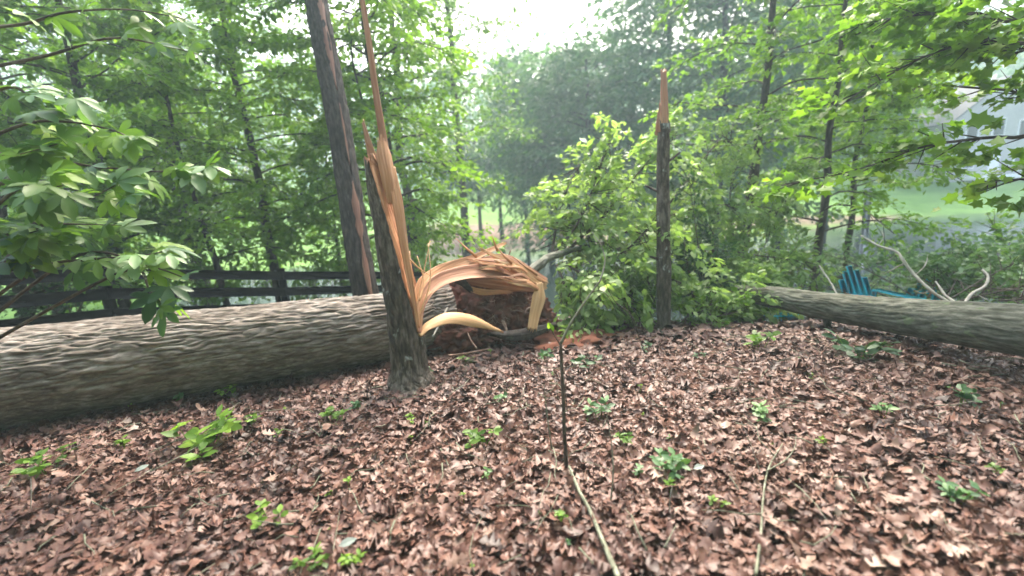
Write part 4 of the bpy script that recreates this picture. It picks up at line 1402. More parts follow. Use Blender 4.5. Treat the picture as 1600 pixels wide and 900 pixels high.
make_tree('understory_tree', 'low bright leafy tree right behind the leaning trunk', 'tree', TG, tb(545, 12.5), 5.5, 0.07, (0, 0.2), 0.25, 1.9, 26, 9, 24, 0.11, 'leaf_bright', 'bark_dark', 30)
0 and make_tree('understory_tree', 'shady leafy tree between the two left fence posts', 'tree', TG, tb(300, 12.5), 6.0, 0.08, (0, 0.2), 0.08, 2.2, 44, 11, 24, 0.12, 'leaf_mid', 'bark_dark', 48)

for lab, px0, d0, H, cr, sd, lf in (('broad mid green tree deep in the woods above the left fence post', 180, 21, 16, 4.5, 72, 'leaf_mid'),
                                    ('tall pale green tree deep in the woods left of the leaning trunk', 430, 24, 17, 4.2, 73, 'leaf_mid'), ('big tree on the lawn edge behind the left maple', 290, 32, 17, 5.0, 74, 'leaf_blue')):
    make_tree('tall_tree', lab, 'tree', TG, tb(px0, d0), H, 0.24, (0.3, 0), 0.2, cr, 60, 11, 20, 0.2, lf, 'bark_dark', sd, L=0.95, trunk_disp=0)
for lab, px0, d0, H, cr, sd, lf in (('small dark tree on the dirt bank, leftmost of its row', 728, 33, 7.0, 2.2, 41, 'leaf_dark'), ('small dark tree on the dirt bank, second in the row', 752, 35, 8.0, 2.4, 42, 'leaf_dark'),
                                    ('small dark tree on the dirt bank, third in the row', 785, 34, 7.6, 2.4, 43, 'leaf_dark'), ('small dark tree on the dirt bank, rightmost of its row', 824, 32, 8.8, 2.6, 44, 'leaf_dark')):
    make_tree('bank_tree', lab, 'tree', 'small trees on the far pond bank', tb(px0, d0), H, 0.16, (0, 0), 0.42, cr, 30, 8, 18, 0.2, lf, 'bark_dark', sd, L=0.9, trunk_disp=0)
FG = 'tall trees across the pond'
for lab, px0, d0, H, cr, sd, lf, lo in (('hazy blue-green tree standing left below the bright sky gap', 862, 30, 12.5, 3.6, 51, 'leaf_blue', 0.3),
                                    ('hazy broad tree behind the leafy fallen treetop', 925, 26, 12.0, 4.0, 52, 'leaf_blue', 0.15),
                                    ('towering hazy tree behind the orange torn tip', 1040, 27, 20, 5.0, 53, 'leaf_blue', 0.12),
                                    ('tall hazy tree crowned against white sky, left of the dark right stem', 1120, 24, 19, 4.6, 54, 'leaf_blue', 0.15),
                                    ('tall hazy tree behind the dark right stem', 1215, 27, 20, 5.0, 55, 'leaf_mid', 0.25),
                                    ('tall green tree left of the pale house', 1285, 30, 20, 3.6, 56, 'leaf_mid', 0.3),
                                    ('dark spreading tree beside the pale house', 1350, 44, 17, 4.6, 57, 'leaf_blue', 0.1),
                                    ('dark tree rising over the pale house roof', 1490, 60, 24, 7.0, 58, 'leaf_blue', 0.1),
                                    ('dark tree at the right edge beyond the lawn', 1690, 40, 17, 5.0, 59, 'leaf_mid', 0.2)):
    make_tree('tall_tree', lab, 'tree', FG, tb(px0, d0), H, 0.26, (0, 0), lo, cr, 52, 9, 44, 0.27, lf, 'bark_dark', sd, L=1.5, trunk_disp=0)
make_tree('tall_tree', 'dark slim standing stem with sparse leaves right of the slim snapped trunk', 'tree', None, tb(1142, 9.2), 8.5, 0.125, (0.75, 0), 0.45, 2.2, 22, 8, 22, 0.11, 'leaf_mid', 'bark_dark', 61)
make_tree('maple_tree', 'bright leafy maple near the pond, left of the house', 'tree', None, tb(1312, 10.5), 8.5, 0.08, (0.1, 0), 0.45, 1.5, 34, 10, 26, 0.11, 'leaf_bright', 'bark_dark', 79, up=0.35)
make_tree('maple_tree', 'bright leafy maple right of the dark slim stem', 'tree', None, tb(1262, 9.0), 8.0, 0.09, (0.3, 0), 0.3, 2.1, 32, 10, 24, 0.10, 'leaf_bright', 'bark_dark', 62, up=0.35)
# the far-off wood closing the view
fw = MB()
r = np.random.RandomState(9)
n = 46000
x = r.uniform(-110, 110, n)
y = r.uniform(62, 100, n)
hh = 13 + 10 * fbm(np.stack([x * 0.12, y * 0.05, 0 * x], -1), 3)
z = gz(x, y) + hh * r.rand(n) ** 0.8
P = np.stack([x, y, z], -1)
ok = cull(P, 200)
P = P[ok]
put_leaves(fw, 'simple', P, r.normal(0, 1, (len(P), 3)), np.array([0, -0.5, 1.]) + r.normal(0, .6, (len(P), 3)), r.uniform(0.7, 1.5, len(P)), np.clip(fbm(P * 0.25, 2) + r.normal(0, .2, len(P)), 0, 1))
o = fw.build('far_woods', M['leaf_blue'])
o['kind'] = 'stuff'
tag(o, 'continuous far-off woods closing the view beyond the lawn', 'woods')
for k in range(0):
    pass

# unseen woods behind and beside the viewer, added to keep low light off that side
sw = MB()
r = np.random.RandomState(19)
n = 36000
a = r.uniform(math.radians(172), math.radians(368), n)
rad = r.uniform(7.5, 15, n) * (1 + 0.15 * np.sin(a * 9))
P = np.stack([np.cos(a) * rad * 1.2, np.sin(a) * rad + 0.5, 13.5 * r.rand(n) ** 0.9], -1)
P[:, 2] += gz(P[:, 0], P[:, 1])
qx, qy, qd = proj(P)
P = P[(qd < -0.5) | (np.abs(qx - 800) > 1500)]
put_leaves(sw, 'simple', P, r.normal(0, 1, (len(P), 3)), np.array([0, 0.3, 1.]) + r.normal(0, .6, (len(P), 3)), r.uniform(0.35, 0.75, len(P)), np.clip(fbm(P * 0.4, 2) + r.normal(0, .2, len(P)), 0, 1))
o = sw.build('unseen_shade_woods', M['leaf_mid'])
o['kind'] = 'stuff'
tag(o, 'unseen leafy woods added behind and beside the viewer to block low light', 'woods')

# ================================================================== NEAR FOLIAGE, left: sapling with five-fingered leaves
sap_p = np.array([-3.55, 2.75, 0.0])
sap_p[2] = gz1(sap_p[0], sap_p[1])
hick = empty('hickory_sapling', sap_p, 'large five-fingered leaves on branches reaching in from the left edge', 'sapling')
mb = MB()
V, F, B = tube(catmull([sap_p + [0, 0, -.05], sap_p + [0.05, 0, .9], sap_p + [0.0, .05, 1.8], sap_p + [0.1, .1, 2.9], sap_p + [0.15, .1, 3.6]], 40), np.linspace(0.04, 0.012, 40), 10, bark_disp(0.003, 40, 5, 0.004))
mb.add(V, F, 0, 0.5, B)
mb.build('trunk', M['bark_grey'], hick)
HB = [  # start height on the stem, then pixel/depth knots
    (1.0, [(60, 420, 2.9), (150, 405, 2.85), (215, 400, 2.8), (262, 392, 2.8)]),
    (1.1, [(80, 340, 2.9), (140, 310, 2.9), (180, 290, 2.9)]),
    (1.4, [(20, 300, 2.7), (60, 295, 2.6), (100, 290, 2.6)]),
    (1.6, [(60, 260, 3.0), (160, 262, 3.1), (250, 268, 3.2), (300, 262, 3.3), (335, 255, 3.3)]),
    (0.8, [(190, 425, 2.9), (235, 455, 2.8), (262, 485, 2.75)]),
    (0.9, [(120, 400, 3.0), (230, 415, 2.9), (300, 438, 2.85)]),
    (1.5, [(40, 350, 2.9), (110, 350, 3.0), (190, 352, 3.0)]),
    (1.9, [(20, 200, 2.8), (100, 190, 2.9), (180, 205, 3.0), (215, 225, 3.0)]),
    (2.1, [(0, 140, 2.7), (50, 150, 2.7), (110, 160, 2.8)]),
    (2.4, [(60, 90, 3.0), (170, 60, 3.1), (250, 70, 3.2), (310, 85, 3.3)]),
    (2.3, [(0, 240, 2.8), (50, 235, 2.8), (90, 225, 2.8)]),
    (0.9, [(0, 400, 2.8), (40, 390, 2.8), (90, 380, 2.8)]),
    (1.2, [(-20, 360, 2.7), (20, 370, 2.7), (60, 360, 2.7)]),
    (2.7, [(20, 40, 3.0), (100, 20, 3.0), (200, 15, 3.1), (290, 30, 3.2)])]
r = np.random.RandomState(17)
P, X, Nn, Sz, T, MT = [], [], [], [], [], []
for hb, kn in HB:
    pts = [sap_p + [0.03, 0.03, hb]] + [at(*q) for q in kn]
    path = catmull(pts, 24)
    mb = MB()
    V, F, B = tube(path, np.linspace(0.013, 0.003, 24), 6)
    mb.add(V, F, 0, 0.5, B)
    mb.build('branch', M['bark_grey'], hick)
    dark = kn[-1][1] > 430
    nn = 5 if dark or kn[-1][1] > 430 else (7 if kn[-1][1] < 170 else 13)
    for j in range(nn):
        u = 1 - (j / nn) ** 1.2 * 0.75
        ii = min(int(u * 22), 22)
        p0 = path[ii]
        d0 = nrm(path[ii + 1] - path[ii])
        lat = np.cross(d0, [0, 0, 1.]) * r.choice([-1, 1]) * r.uniform(0.2, 1.1)
        P.append(p0 + r.normal(0, 0.03, 3))
        X.append(d0 * 0.6 + lat + np.array([0.0, -0.25, r.normal(-0.25, 0.35)]))
        Nn.append(np.array([0.05, -0.45, 0.85]) + r.normal(0, 0.4, 3))
        Sz.append(r.uniform(0.15, 0.27) * (1.12 if kn[-1][1] > 200 else 1.0))
        T.append(r.rand())
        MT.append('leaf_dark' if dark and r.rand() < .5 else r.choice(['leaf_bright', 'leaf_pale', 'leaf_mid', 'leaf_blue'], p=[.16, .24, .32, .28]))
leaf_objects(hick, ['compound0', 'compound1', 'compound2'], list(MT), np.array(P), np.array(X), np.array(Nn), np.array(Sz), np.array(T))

# ================================================================== NEAR FOLIAGE, right: overhanging bright limb
ob = at(1720, 60, 3.4)
mt_base = np.array([4.6, 2.9, 0.0])
mt_base[2] = gz1(mt_base[0], mt_base[1])
ovr = empty('overhanging_tree', mt_base, 'bright leafy boughs hanging in from the upper right corner', 'tree')
mb = MB()
V, F, B = tube(catmull([mt_base + [0, 0, -.1], mt_base + [0.0, 0, 1.5], mt_base + [0.05, 0.05, 3.0], mt_base + [0, 0.1, 4.6]], 40), np.linspace(0.09, 0.05, 40), 16, bark_disp(0.006, 24, 4, 0.01))
mb.add(V, F, 0, 0.5, B)
mb.build('trunk', M['bark_grey'], ovr)
s0 = lambda h_: mt_base + np.array([0, 0.05, h_])
ol = [[s0(2.4), at(1640, 200, 3.6), at(1540, 215, 3.8), at(1440, 230, 4.0), at(1340, 265, 4.3), at(1220, 290, 4.6)],
      [s0(2.9), at(1630, 60, 3.7), at(1530, 62, 4.0), at(1430, 95, 4.3), at(1330, 150, 4.6), at(1250, 170, 4.8)],
      [s0(3.4), at(1620, 20, 3.8), at(1520, 20, 4.1), at(1420, 25, 4.4), at(1330, 40, 4.6)],
      [s0(3.2), at(1620, 70, 4.0), at(1520, 75, 4.3), at(1440, 95, 4.6)],
      [s0(2.2), at(1660, 270, 3.7), at(1590, 280, 3.9), at(1520, 285, 4.1)],
      [s0(3.6), at(1600, -30, 4.0), at(1480, -20, 4.4), at(1380, 0, 4.8)],
      [s0(2.9), at(1650, 140, 4.0), at(1570, 140, 4.3), at(1490, 135, 4.6), at(1440, 130, 4.9)]]
limb_foliage(ovr, ol, np.random.RandomState(8), [20, 30, 28, 22, 7, 24, 13], 0.36, 17, 0.095, 'leaf_bright', 'bark_dark', 'maple', ind=280, r0=0.02, frac0=0.25, vert=0.12, lim_name='branch')

def shade_crown(root, path, r, n, spread, size, leaf, zmin, bark, yb=0.0):  # crown added out of view, above and behind the viewer, to block sky light
    mbt, LPs = MB(), [[], [], [], [], []]
    for i in range(n):
        p0 = path[r.randint(len(path) // 2, len(path))]
        az = r.uniform(0, 6.28)
        h = np.array([math.cos(az), math.sin(az) + yb, 0.25])
        ln = spread * r.uniform(.5, 1)
        q = np.linspace(0, 1, 6)[:, None]
        bp = p0 + nrm(h) * ln * q + r.normal(0, .06 * ln, (6, 3)) * q
        V, F, B = tube(catmull(bp, 9), np.linspace(.035, .006, 9), 5, None, False)
        mbt.add(V, F, 0, 0.5, B)
        st = catmull(bp, 9)[2:]
        a = spray(r, st, np.repeat(nrm(h)[None], 7, 0) + r.normal(0, .6, (7, 3)), r.uniform(.5, 1.0, 7), 34, size)
        for k in range(5):
            LPs[k].append(a[k])
    mbt.build('branch', M[bark], root, kind='stuff')
    P, X, Nn, Sz, T = (np.concatenate(z) for z in LPs)
    ok = P[:, 2] > zmin
    c = MB()
    put_leaves(c, 'simple', P[ok], X[ok], Nn[ok], Sz[ok], T[ok])
    c.build('crown', M[leaf], root, kind='stuff')


up_path = catmull([mt_base + [0, 0.1, 4.6], mt_base + [-0.6, -0.6, 5.6], mt_base + [-1.6, -1.8, 6.6], mt_base + [-3.0, -3.2, 7.2]], 30)  # stem bent back over the viewer, carries the added light-blocking crown
mb = MB()
V, F, B = tube(up_path, np.linspace(0.05, 0.02, 30), 10)
mb.add(V, F, 0, 0.5, B)
mb.build('leader', M['bark_grey'], ovr)
shade_crown(ovr, up_path, np.random.RandomState(61), 46, 3.2, 0.16, 'leaf_bright', 3.6, 'bark_grey', -0.5)

# ================================================================== SAPLINGS AND STICKS IN THE FOREGROUND
sb = og(886, 738)
ds = float((sb - EYEP) @ FWD)
sp = empty('sapling', sb, 'thin dark forked bare sapling in the centre foreground', 'sapling')
for nm, pts, r0, r1, mt in (('stem', [sb + [0, 0, -.03], at(882, 680, ds), at(880, 620, ds), at(876, 537, ds)], .012, .009, 'bark_grey'),
                            ('branch', [at(876, 537, ds), at(892, 505, ds + .02), at(912, 474, ds + .05), at(938, 438, ds + .1)], .008, .005, 'bark_lichen'),
                            ('branch', [at(938, 438, ds + .1), at(945, 410, ds + .12), at(940, 385, ds + .14), at(925, 362, ds + .15)], .005, .002, 'bark_pale'),
                            ('branch', [at(876, 540, ds), at(864, 520, ds), at(857, 503, ds)], .004, .002, 'bark_grey'),
                            ('branch', [at(910, 477, ds + .05), at(906, 462, ds + .02), at(909, 444, ds)], .003, .001, 'bark_grey'), ('branch', [at(925, 456, ds + .07), at(940, 455, ds + .05), at(955, 470, ds + .02), at(965, 492, ds)], .003, .0012, 'bark_grey'),
                            ('branch', [at(881, 640, ds), at(872, 622, ds), at(869, 600, ds)], .003, .001, 'bark_grey'),
                            ('branch', [at(882, 600, ds), at(886, 640, ds - .01), at(889, 665, ds - .02)], .003, .001, 'bark_grey')):
    mb = MB()
    V, F, B = tube(catmull(pts, 26), np.linspace(r0, r1, 26), 8, bark_disp(0.0015, 60, 9, 0.004, 3))
    mb.add(V, F, 0, 0.5, B)
    mb.build(nm, M[mt], sp)
r = np.random.RandomState(4)
Pl = np.array([at(857, 503, ds), at(860, 506, ds), at(935, 440, ds + .1), at(925, 364, ds + .15), at(942, 400, ds + .13)])
leaf_objects(sp, ['ovate'], 'leaf_bright', Pl, r.normal(0, 1, (5, 3)) + [0, -.3, -.3], np.array([0, -.5, 1]) + r.normal(0, .3, (5, 3)), np.full(5, 0.05), r.rand(5))


def stick(label, pix, r0, r1, mat, lift=0.02, name='stick', seg=8, group=None, branches=()):
    pts = []
    for q in pix:
        p = og(q[0], q[1])
        p = p + [0, 0, lift + (q[2] if len(q) > 2 else 0)]
        pts.append(p)
    root = empty(name, pts[0], label, 'stick', group)
    for k, pl in enumerate([pts] + [[og(a, b) + [0, 0, lift + 0.01] for a, b in br] for br in branches]):
        mb = MB()
        P_ = catmull(pl, 30)
        V, F, B = tube(P_, np.linspace(r0, r1, 30) * (1 if k == 0 else .5), seg, bark_disp(0.002, 50, 7, 0.006, k + 2))
        mb.add(V, F, 0, 0.5, B)
        mb.build('stem' if k == 0 else 'side_twig', M[mat], root)
    return root


stick('green-grey lichened stick on the leaves at the foot of the forked sapling', [(968, 925), (945, 868), (922, 812), (905, 780), (890, 742)], .014, .009, 'bark_lichen', 0.055)
stick('pale forked stick lying in the right foreground', [(1180, 915), (1188, 850), (1192, 790), (1200, 745), (1222, 705)], .008, .004, 'bark_lichen', 0.05, branches=[[(1196, 752), (1225, 735), (1240, 715), (1243, 695)]])


def stalk(label, pix, d, mat, r0=0.004, group=None, name='bare_stalk'):
    b = og(*pix[0])
    d = float((b - EYEP) @ FWD)
    mb = MB()
    V, F, B = tube(catmull([b + [0, 0, -.02]] + [at(x, y, d + 0.02 * k) for k, (x, y) in enumerate(pix[1:])], 20), np.linspace(r0, r0 * .4, 20), 6)
    mb.add(V, F, 0, 0.5, B)
    o = mb.build(name, M[mat], None)
    return tag(o, label, 'stalk', group)


SG = 'thin bare stalks standing in the litter'
stalk('thin grey stalk standing right of the forked sapling', [(952, 800), (958, 740), (955, 690), (948, 650)], 2, 'bark_lichen', .005, SG)
stalk('slender stalk just left of the forked sapling', [(863, 705), (855, 650), (850, 600)], 2, 'bark_lichen', .005, SG)
stalk('straw-thin stalk leaning left above the pale forked stick', [(1192, 745), (1175, 700), (1158, 658)], 2, 'bark_pale', .003, SG)
stalk('straw stalk leaning between the sapling and the pale forked stick', [(1112, 735), (1098, 710), (1086, 690)], 2, 'bark_pale', .003, SG)
stalk('short thin twig at the lower left among leaves', [(46, 800), (49, 770), (48, 748)], 2, 'bark_pale', .003, SG)
stalk('thin pale stem rising in front of the leafy fallen treetop', [(1008, 552), (998, 525), (986, 492), (960, 470), (945, 440)], 2, 'bark_grey', .006, SG)
stalk('fine straw stalk between the green-grey stick and its right neighbour', [(1045, 815), (1047, 780), (1050, 760)], 2, 'bark_pale', .003, SG)

# ================================================================== SMALL GREEN PLANTS ON THE FLOOR
def seedling(label, px0, py0, w_px, n, leaf='leaf_bright', tmpls=('ovate',), name='seedling', group='green seedlings in the leaf litter', hgt=0.5, lean=0.0, seed=None, lsz=0.25):
    r = np.random.RandomState(seed if seed is not None else int(px0 * 7 + py0))
    b = og(px0, py0)
    d = float((b - EYEP) @ FWD)
    w = w_px * d / F_PX
    root = empty(name, b, label, 'plant', group)
    P, X, Nn, Sz, T = [], [], [], [], []
    n = int(n * 2.3)
    ns = max(1, n // 6)
    for k in range(ns):
        a0 = r.uniform(0, 6.28)
        off = np.array([math.cos(a0), math.sin(a0), 0]) * w * 0.42 * (r.rand() if ns > 1 else 0)
        top = b + off + np.array([lean * w, 0, w * hgt * r.uniform(0.6, 1.1) + 0.02])
        mb = MB()
        V, F, B = tube(catmull([b + off * 0.3 - [0, 0, .02], b + off * 0.7 + [0, 0, w * hgt * .5], top], 8), np.linspace(.0035, .002, 8), 5)
        mb.add(V, F, 0, 0.7, B)
        mb.build('stem', M['leaf_mid'], root)
        m_ = max(3, n // ns)
        for j in range(m_):
            a = a0 + j * 6.283 / m_ + r.normal(0, .25)
            up = r.uniform(0.0, 0.8)
            P.append(top - [0, 0, w * hgt * 0.6 * r.rand()])
            X.append([math.cos(a), math.sin(a), up - 0.2])
            Nn.append(np.array([0, -.25, 1]) + r.normal(0, .4, 3))
            Sz.append(w * lsz * r.uniform(0.75, 1.15))
            T.append(r.rand())
    leaf_objects(root, list(tmpls), leaf, np.array(P), np.array(X), np.array(Nn), np.array(Sz), np.array(T))
    return root


SEED = [
    ('broad bright green seedling with many leaves, largest on the left floor', 318, 705, 105, 26, 'leaf_bright', 'ovate'),
    ('bright sprig beside the largest left seedling, on its right', 398, 668, 45, 8, 'leaf_bright', 'ovate'),
    ('green sprig right of the broad left seedling, on low brown leaves', 435, 685, 30, 6, 'leaf_mid', 'ovate'),
    ('soft ferny green tuft at the left edge of the floor', 72, 738, 75, 18, 'leaf_mid', 'ovate'),
    ('small bright sprig between the left-edge tuft and the broad seedling', 195, 702, 38, 7, 'leaf_bright', 'ovate'),
    ('upright small plant at the fallen oak, second nearest the snapped tree', 365, 620, 42, 9, 'leaf_bright', 'ovate'),
    ('tiny bright plant under the fallen oak, nearest the snapped tree', 404, 592, 26, 6, 'leaf_bright', 'ovate'),
    ('pale bluish flat leaves at the foot of the fallen oak', 282, 633, 40, 5, 'leaf_blue', 'maple'),
    ('green leafy sprout growing at the right foot of the snapped tree', 664, 590, 46, 9, 'leaf_blue', 'maple'),
    ('small sprout at the front foot of the snapped tree', 645, 612, 24, 5, 'leaf_bright', 'ovate'),
    ('dark bluish low leaves below the snapped tree, to its left', 560, 642, 38, 8, 'leaf_dark', 'ovate'),
    ('low green tuft left of the dark bluish leaves', 518, 660, 52, 10, 'leaf_mid', 'ovate'),
    ('small bright sprig in front of the snapped tree', 642, 662, 32, 6, 'leaf_bright', 'ovate'),
    ('lone bright sprig below the snapped tree on red leaves', 642, 690, 22, 5, 'leaf_bright', 'ovate'),
    ('green plant with several sprigs right of the snapped tree foreground', 750, 695, 60, 14, 'leaf_mid', 'ovate'),
    ('pale bluish sprig in front of the root plate', 790, 634, 34, 6, 'leaf_blue', 'maple'),
    ('yellowish thin plant below the several-sprigged plant', 757, 745, 34, 6, 'leaf_pale', 'ovate'),
    ('two bright leaves in the middle left foreground', 545, 762, 34, 4, 'leaf_bright', 'ovate'),
    ('bright pair of round leaves just below the two bright leaves', 516, 780, 28, 4, 'leaf_bright', 'ovate'),
    ('spreading green sprig over dark leaves in the lower left centre', 425, 815, 62, 12, 'leaf_bright', 'ovate'),
    ('tall dark green plant at the bottom edge, left of the white leaf', 494, 885, 60, 14, 'leaf_mid', 'ovate'),
    ('vivid green plant at the bottom edge, right of the white leaf', 550, 890, 50, 12, 'leaf_bright', 'ovate'),
    ('tiny bright leaf pair at the bottom edge, right of the vivid plant', 738, 895, 22, 4, 'leaf_bright', 'ovate'),
    ('bright yellow-green plant beside the lichened stick', 872, 815, 44, 9, 'leaf_bright', 'ovate'),
    ('pale sprout between the yellow-green plant and the bottom edge', 888, 858, 26, 5, 'leaf_blue', 'ovate'),
    ('five-fingered pale green leaf rosette right of the forked sapling', 997, 748, 42, 6, 'leaf_blue', 'ovate'),
    ('dark green leafy sprig heap right of the pale rosette', 1048, 742, 70, 18, 'leaf_blue', 'ovate'),
    ('bright sprig in front of the dark leafy heap', 1048, 770, 40, 8, 'leaf_bright', 'ovate'),
    ('green sprigs beside the thin grey stalk', 978, 700, 46, 10, 'leaf_mid', 'ovate'),
    ('bluish low plant right behind the forked sapling', 940, 655, 60, 12, 'leaf_blue', 'ovate'),
    ('dark sprig at the foot of the red clay mound', 915, 575, 50, 12, 'leaf_dark', 'ovate'),
    ('green sprig under the dark bark slab by the root plate', 845, 562, 44, 9, 'leaf_blue', 'ovate'),
    ('small green plant below the root plate', 735, 568, 36, 7, 'leaf_mid', 'ovate'),
    ('dark tuft below the slim snapped trunk, to its left', 1012, 548, 34, 9, 'leaf_dark', 'ovate'),
    ('dark sprig below the slim snapped trunk, to its right', 1093, 560, 24, 6, 'leaf_dark', 'ovate'),
    ('low green sprigs beside the thin end of the right trunk', 1185, 545, 60, 12, 'leaf_mid', 'ovate'),
    ('dark green leafy sprigs under the right fallen trunk', 1345, 560, 90, 18, 'leaf_dark', 'ovate'),
    ('yellow-green grassy sprig in the right middle floor', 1185, 655, 60, 11, 'leaf_pale', 'ovate'),
    ('small bright plant at right, alone on pale leaves', 1284, 700, 34, 6, 'leaf_bright', 'ovate'),
    ('bluish green fern-like plant in the lower right', 1492, 785, 66, 14, 'leaf_blue', 'ovate'),
    ('faint green sprig right of the fern-like plant', 1565, 750, 40, 7, 'leaf_mid', 'ovate'),
    ('yellow-green sprig below the right trunk shadow', 1380, 650, 50, 8, 'leaf_pale', 'ovate'),
    ('tiny yellow-green sprig right of the bright heap sprig', 1115, 795, 40, 6, 'leaf_bright', 'ovate'),
    ('dark weed clump in the shade of the right trunk', 1500, 632, 60, 12, 'leaf_dark', 'ovate'),
]
for (lab, px0, py0, w, n, lf, tm) in SEED:
    seedling(lab, px0, py0, w, n, lf, (tm,), hgt=0.35)

LMK = [('the broad bright left seedling', 318, 705), ('the ferny tuft at the left edge', 72, 738), ('the foot of the snapped tree', 640, 610), ('the several-sprigged green plant', 750, 695),
       ('the spreading sprig in the lower left centre', 425, 815), ('the vivid plant at the bottom edge', 550, 890), ('the foot of the forked sapling', 885, 740), ('the lichened stick', 930, 835),
       ('the pale leaf rosette', 997, 748), ('the dark leafy heap of sprigs', 1060, 745), ('the pale forked stick', 1200, 790), ('the fern-like plant in the lower right', 1492, 785),
       ('the lone bright plant on pale leaves', 1284, 700), ('the yellow-green grassy sprig', 1185, 655), ('the slim snapped trunk', 1038, 520), ('the middle of the right fallen trunk', 1400, 545)]
_used = set()
rt = np.random.RandomState(23)
XY = np.vstack([scatter(rt, 1.5, 3.0, 2.0), scatter(rt, 3.0, 5.5, 1.1)])
px, py, d = proj(np.stack([XY[:, 0], XY[:, 1], 0 * XY[:, 0]], -1))
for x, y in np.stack([px, py], -1)[(px > 20) & (px < 1580) & (py > 520 + 120 * (px < 500)) & (py < 885)][:46]:
    nm, lx, ly = min(LMK, key=lambda q: (q[1] - x) ** 2 + 2.5 * (q[2] - y) ** 2)
    dx, dy = x - lx, (y - ly) * 1.4
    rel = ('just right of' if dx > 0 else 'just left of') if abs(dx) > abs(dy) else ('in front of' if dy > 0 else 'behind')
    lab = 'tiny green sprout %s %s' % (rel, nm)
    if lab in _used:
        continue
    _used.add(lab)
    seedling(lab, x, y, rt.uniform(14, 26), int(rt.randint(2, 4)), ('leaf_mid', 'leaf_bright', 'leaf_blue', 'leaf_pale')[rt.randint(4)], ('ovate',), hgt=0.5,
             name='sprout', group='tiny sprouts in the leaf litter')

# pale upturned leaves
for lab, px0, py0, s_, rz in (('whitish upturned leaf between two green plants at the bottom edge', 531, 868, 0.085, 0.4), ('pale silvery leaf on the left floor', 213, 748, 0.08, 0.9),
                              ('pale bluish-white leaf right of the dark leafy heap', 1083, 745, 0.07, 0.2)):
    b = og(px0, py0)
    m_ = MB()
    m_.add(TP['ovate'][0], TP['ovate'][1], 0, 0.5)
    o = m_.build('pale_leaf', M['leaf_silver'], None, False)
    o.location = (b[0], b[1], b[2] + 0.05)
    o.rotation_euler = (0.3, -0.15, rz)
    o.scale = (s_, s_, s_)
    tag(o, lab, 'leaf')

# ================================================================== HOUSE, POST
hp = tb(1548, 40)
house = empty('house', hp, 'pale grey gabled house on the lawn beyond the pond', 'house')


def hbox(nm, c, hx, hy, hz, mat, parent=house, bev=0.01):
    mb = MB()
    box(mb, hp + np.array(c), (hx, 0, 0), (0, hy, 0), (0, 0, hz), bev)
    return mb.build(nm, M[mat], parent, smooth=False)


def prism(nm, x0, x1, y0, y1, ze, zr, mat, parent, ov=0.4, th=0.15):
    """gable roof, ridge along y, as two sloped slabs"""
    xm = (x0 + x1) / 2
    for sg in (-1, 1):
        xe = x0 - ov if sg < 0 else x1 + ov
        zz = ze - (zr - ze) / ((x1 - x0) / 2) * ov
        a = np.array([xe, y0 - ov, zz]); b = np.array([xe, y1 + ov, zz]); c = np.array([xm, y1 + ov, zr]); d = np.array([xm, y0 - ov, zr])
        V = np.vstack([a, b, c, d, a + [0, 0, th], b + [0, 0, th], c + [0, 0, th], d + [0, 0, th]]) + hp
        Fq = np.array([(0, 1, 2, 3), (4, 7, 6, 5), (0, 4, 5, 1), (1, 5, 6, 2), (2, 6, 7, 3), (3, 7, 4, 0)])
        mb = MB()
        mb.add(V, Fq)
        mb.build(nm, M[mat], parent, smooth=False)


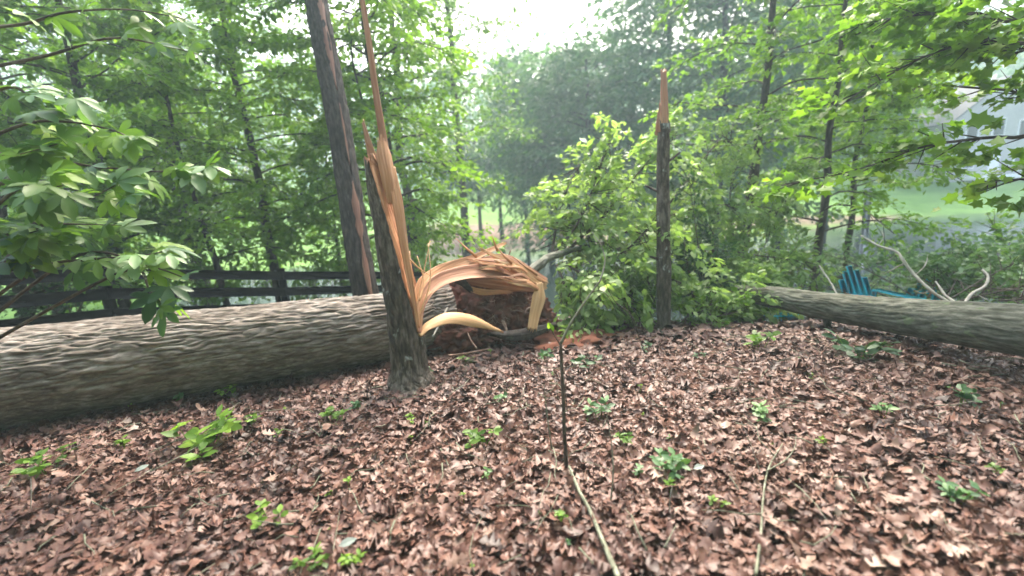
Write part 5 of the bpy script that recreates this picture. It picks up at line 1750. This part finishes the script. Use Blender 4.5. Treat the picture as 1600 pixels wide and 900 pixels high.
mb = MB()
x0, x1, y0, y1, ze, zr = -4.2, 4.2, 0.0, 8.0, 5.0, 8.2
V = np.array([(x0, y0, -.5), (x1, y0, -.5), (x1, y0, ze), (0, y0, zr), (x0, y0, ze), (x0, y1, -.5), (x1, y1, -.5), (x1, y1, ze), (0, y1, zr), (x0, y1, ze)]) + hp
mb.V.append(V); mb.T.append(np.full(10, .5)); mb.B.append(np.zeros((10, 3))); mb.n = 10
for f in ([(0, 1, 2, 3, 4)], [(9, 8, 7, 6, 5)], [(0, 4, 9, 5), (1, 6, 7, 2)]):
    mb.F.append(np.array(f)); mb.M.append(np.zeros(len(f), int))
mb.build('wall', M['siding'], house, smooth=False)
prism('roof', x0, x1, y0, y1, ze + .02, zr + .02, 'roof', house)
for wx_, wz_ in ((-2.3, 1.6), (2.3, 1.6), (-2.3, 4.0), (0.0, 4.2), (2.3, 4.0)):
    w_ = hbox('window', (wx_, -0.03, wz_), 0.55, 0.05, 0.75, 'trim')
    hbox('pane', (wx_, -0.085, wz_), 0.45, 0.012, 0.65, 'pane', w_)
hbox('door', (0, -0.04, 0.9), 0.5, 0.05, 1.05, 'trim')
w0 = hbox('porch', (0, -1.2, 0.0), 3.0, 1.1, 0.15, 'trim')
pb = tb(1343, 17.5)
pst = empty('pond_post', np.array([pb[0], pb[1], -2.6]), 'pale grey post standing in the pond near the bank', 'post')
mb = MB()
box(mb, np.array([pb[0], pb[1], -1.0]), (.09, 0, 0), (0, .09, 0), (0, 0, 1.7), .01)
mb.build('shaft', M['post'], pst)
mb = MB()
box(mb, np.array([pb[0], pb[1], 0.76]), (.13, 0, 0), (0, .13, 0), (0, 0, 0.05), .01)
mb.build('cap', M['post'], pst)

# ================================================================== HAZE
m, nt, out = new_mat('haze_air')
pv = N(nt, 'VolumePrincipled')
pv.inputs['Color'].default_value = (0.70, 0.95, 1.0, 1)
pv.inputs['Density'].default_value = 0.0041
pv.inputs['Anisotropy'].default_value = 0.2
nt.links.new(pv.outputs[0], out.inputs['Volume'])
mb = MB()
hx0, hx1, hy0, hy1, hz0, hz1 = -124, 124, -18, 265, -5.0, 34.0
V = np.array([(x, y, z) for z in (hz0, hz1) for y in (hy0, hy1) for x in (hx0, hx1)])
mb.add(V, np.array([(0, 2, 3, 1), (4, 5, 7, 6), (0, 1, 5, 4), (2, 6, 7, 3), (0, 4, 6, 2), (1, 3, 7, 5)]))
hz = mb.build('haze', m, smooth=False)
hz['kind'] = 'stuff'
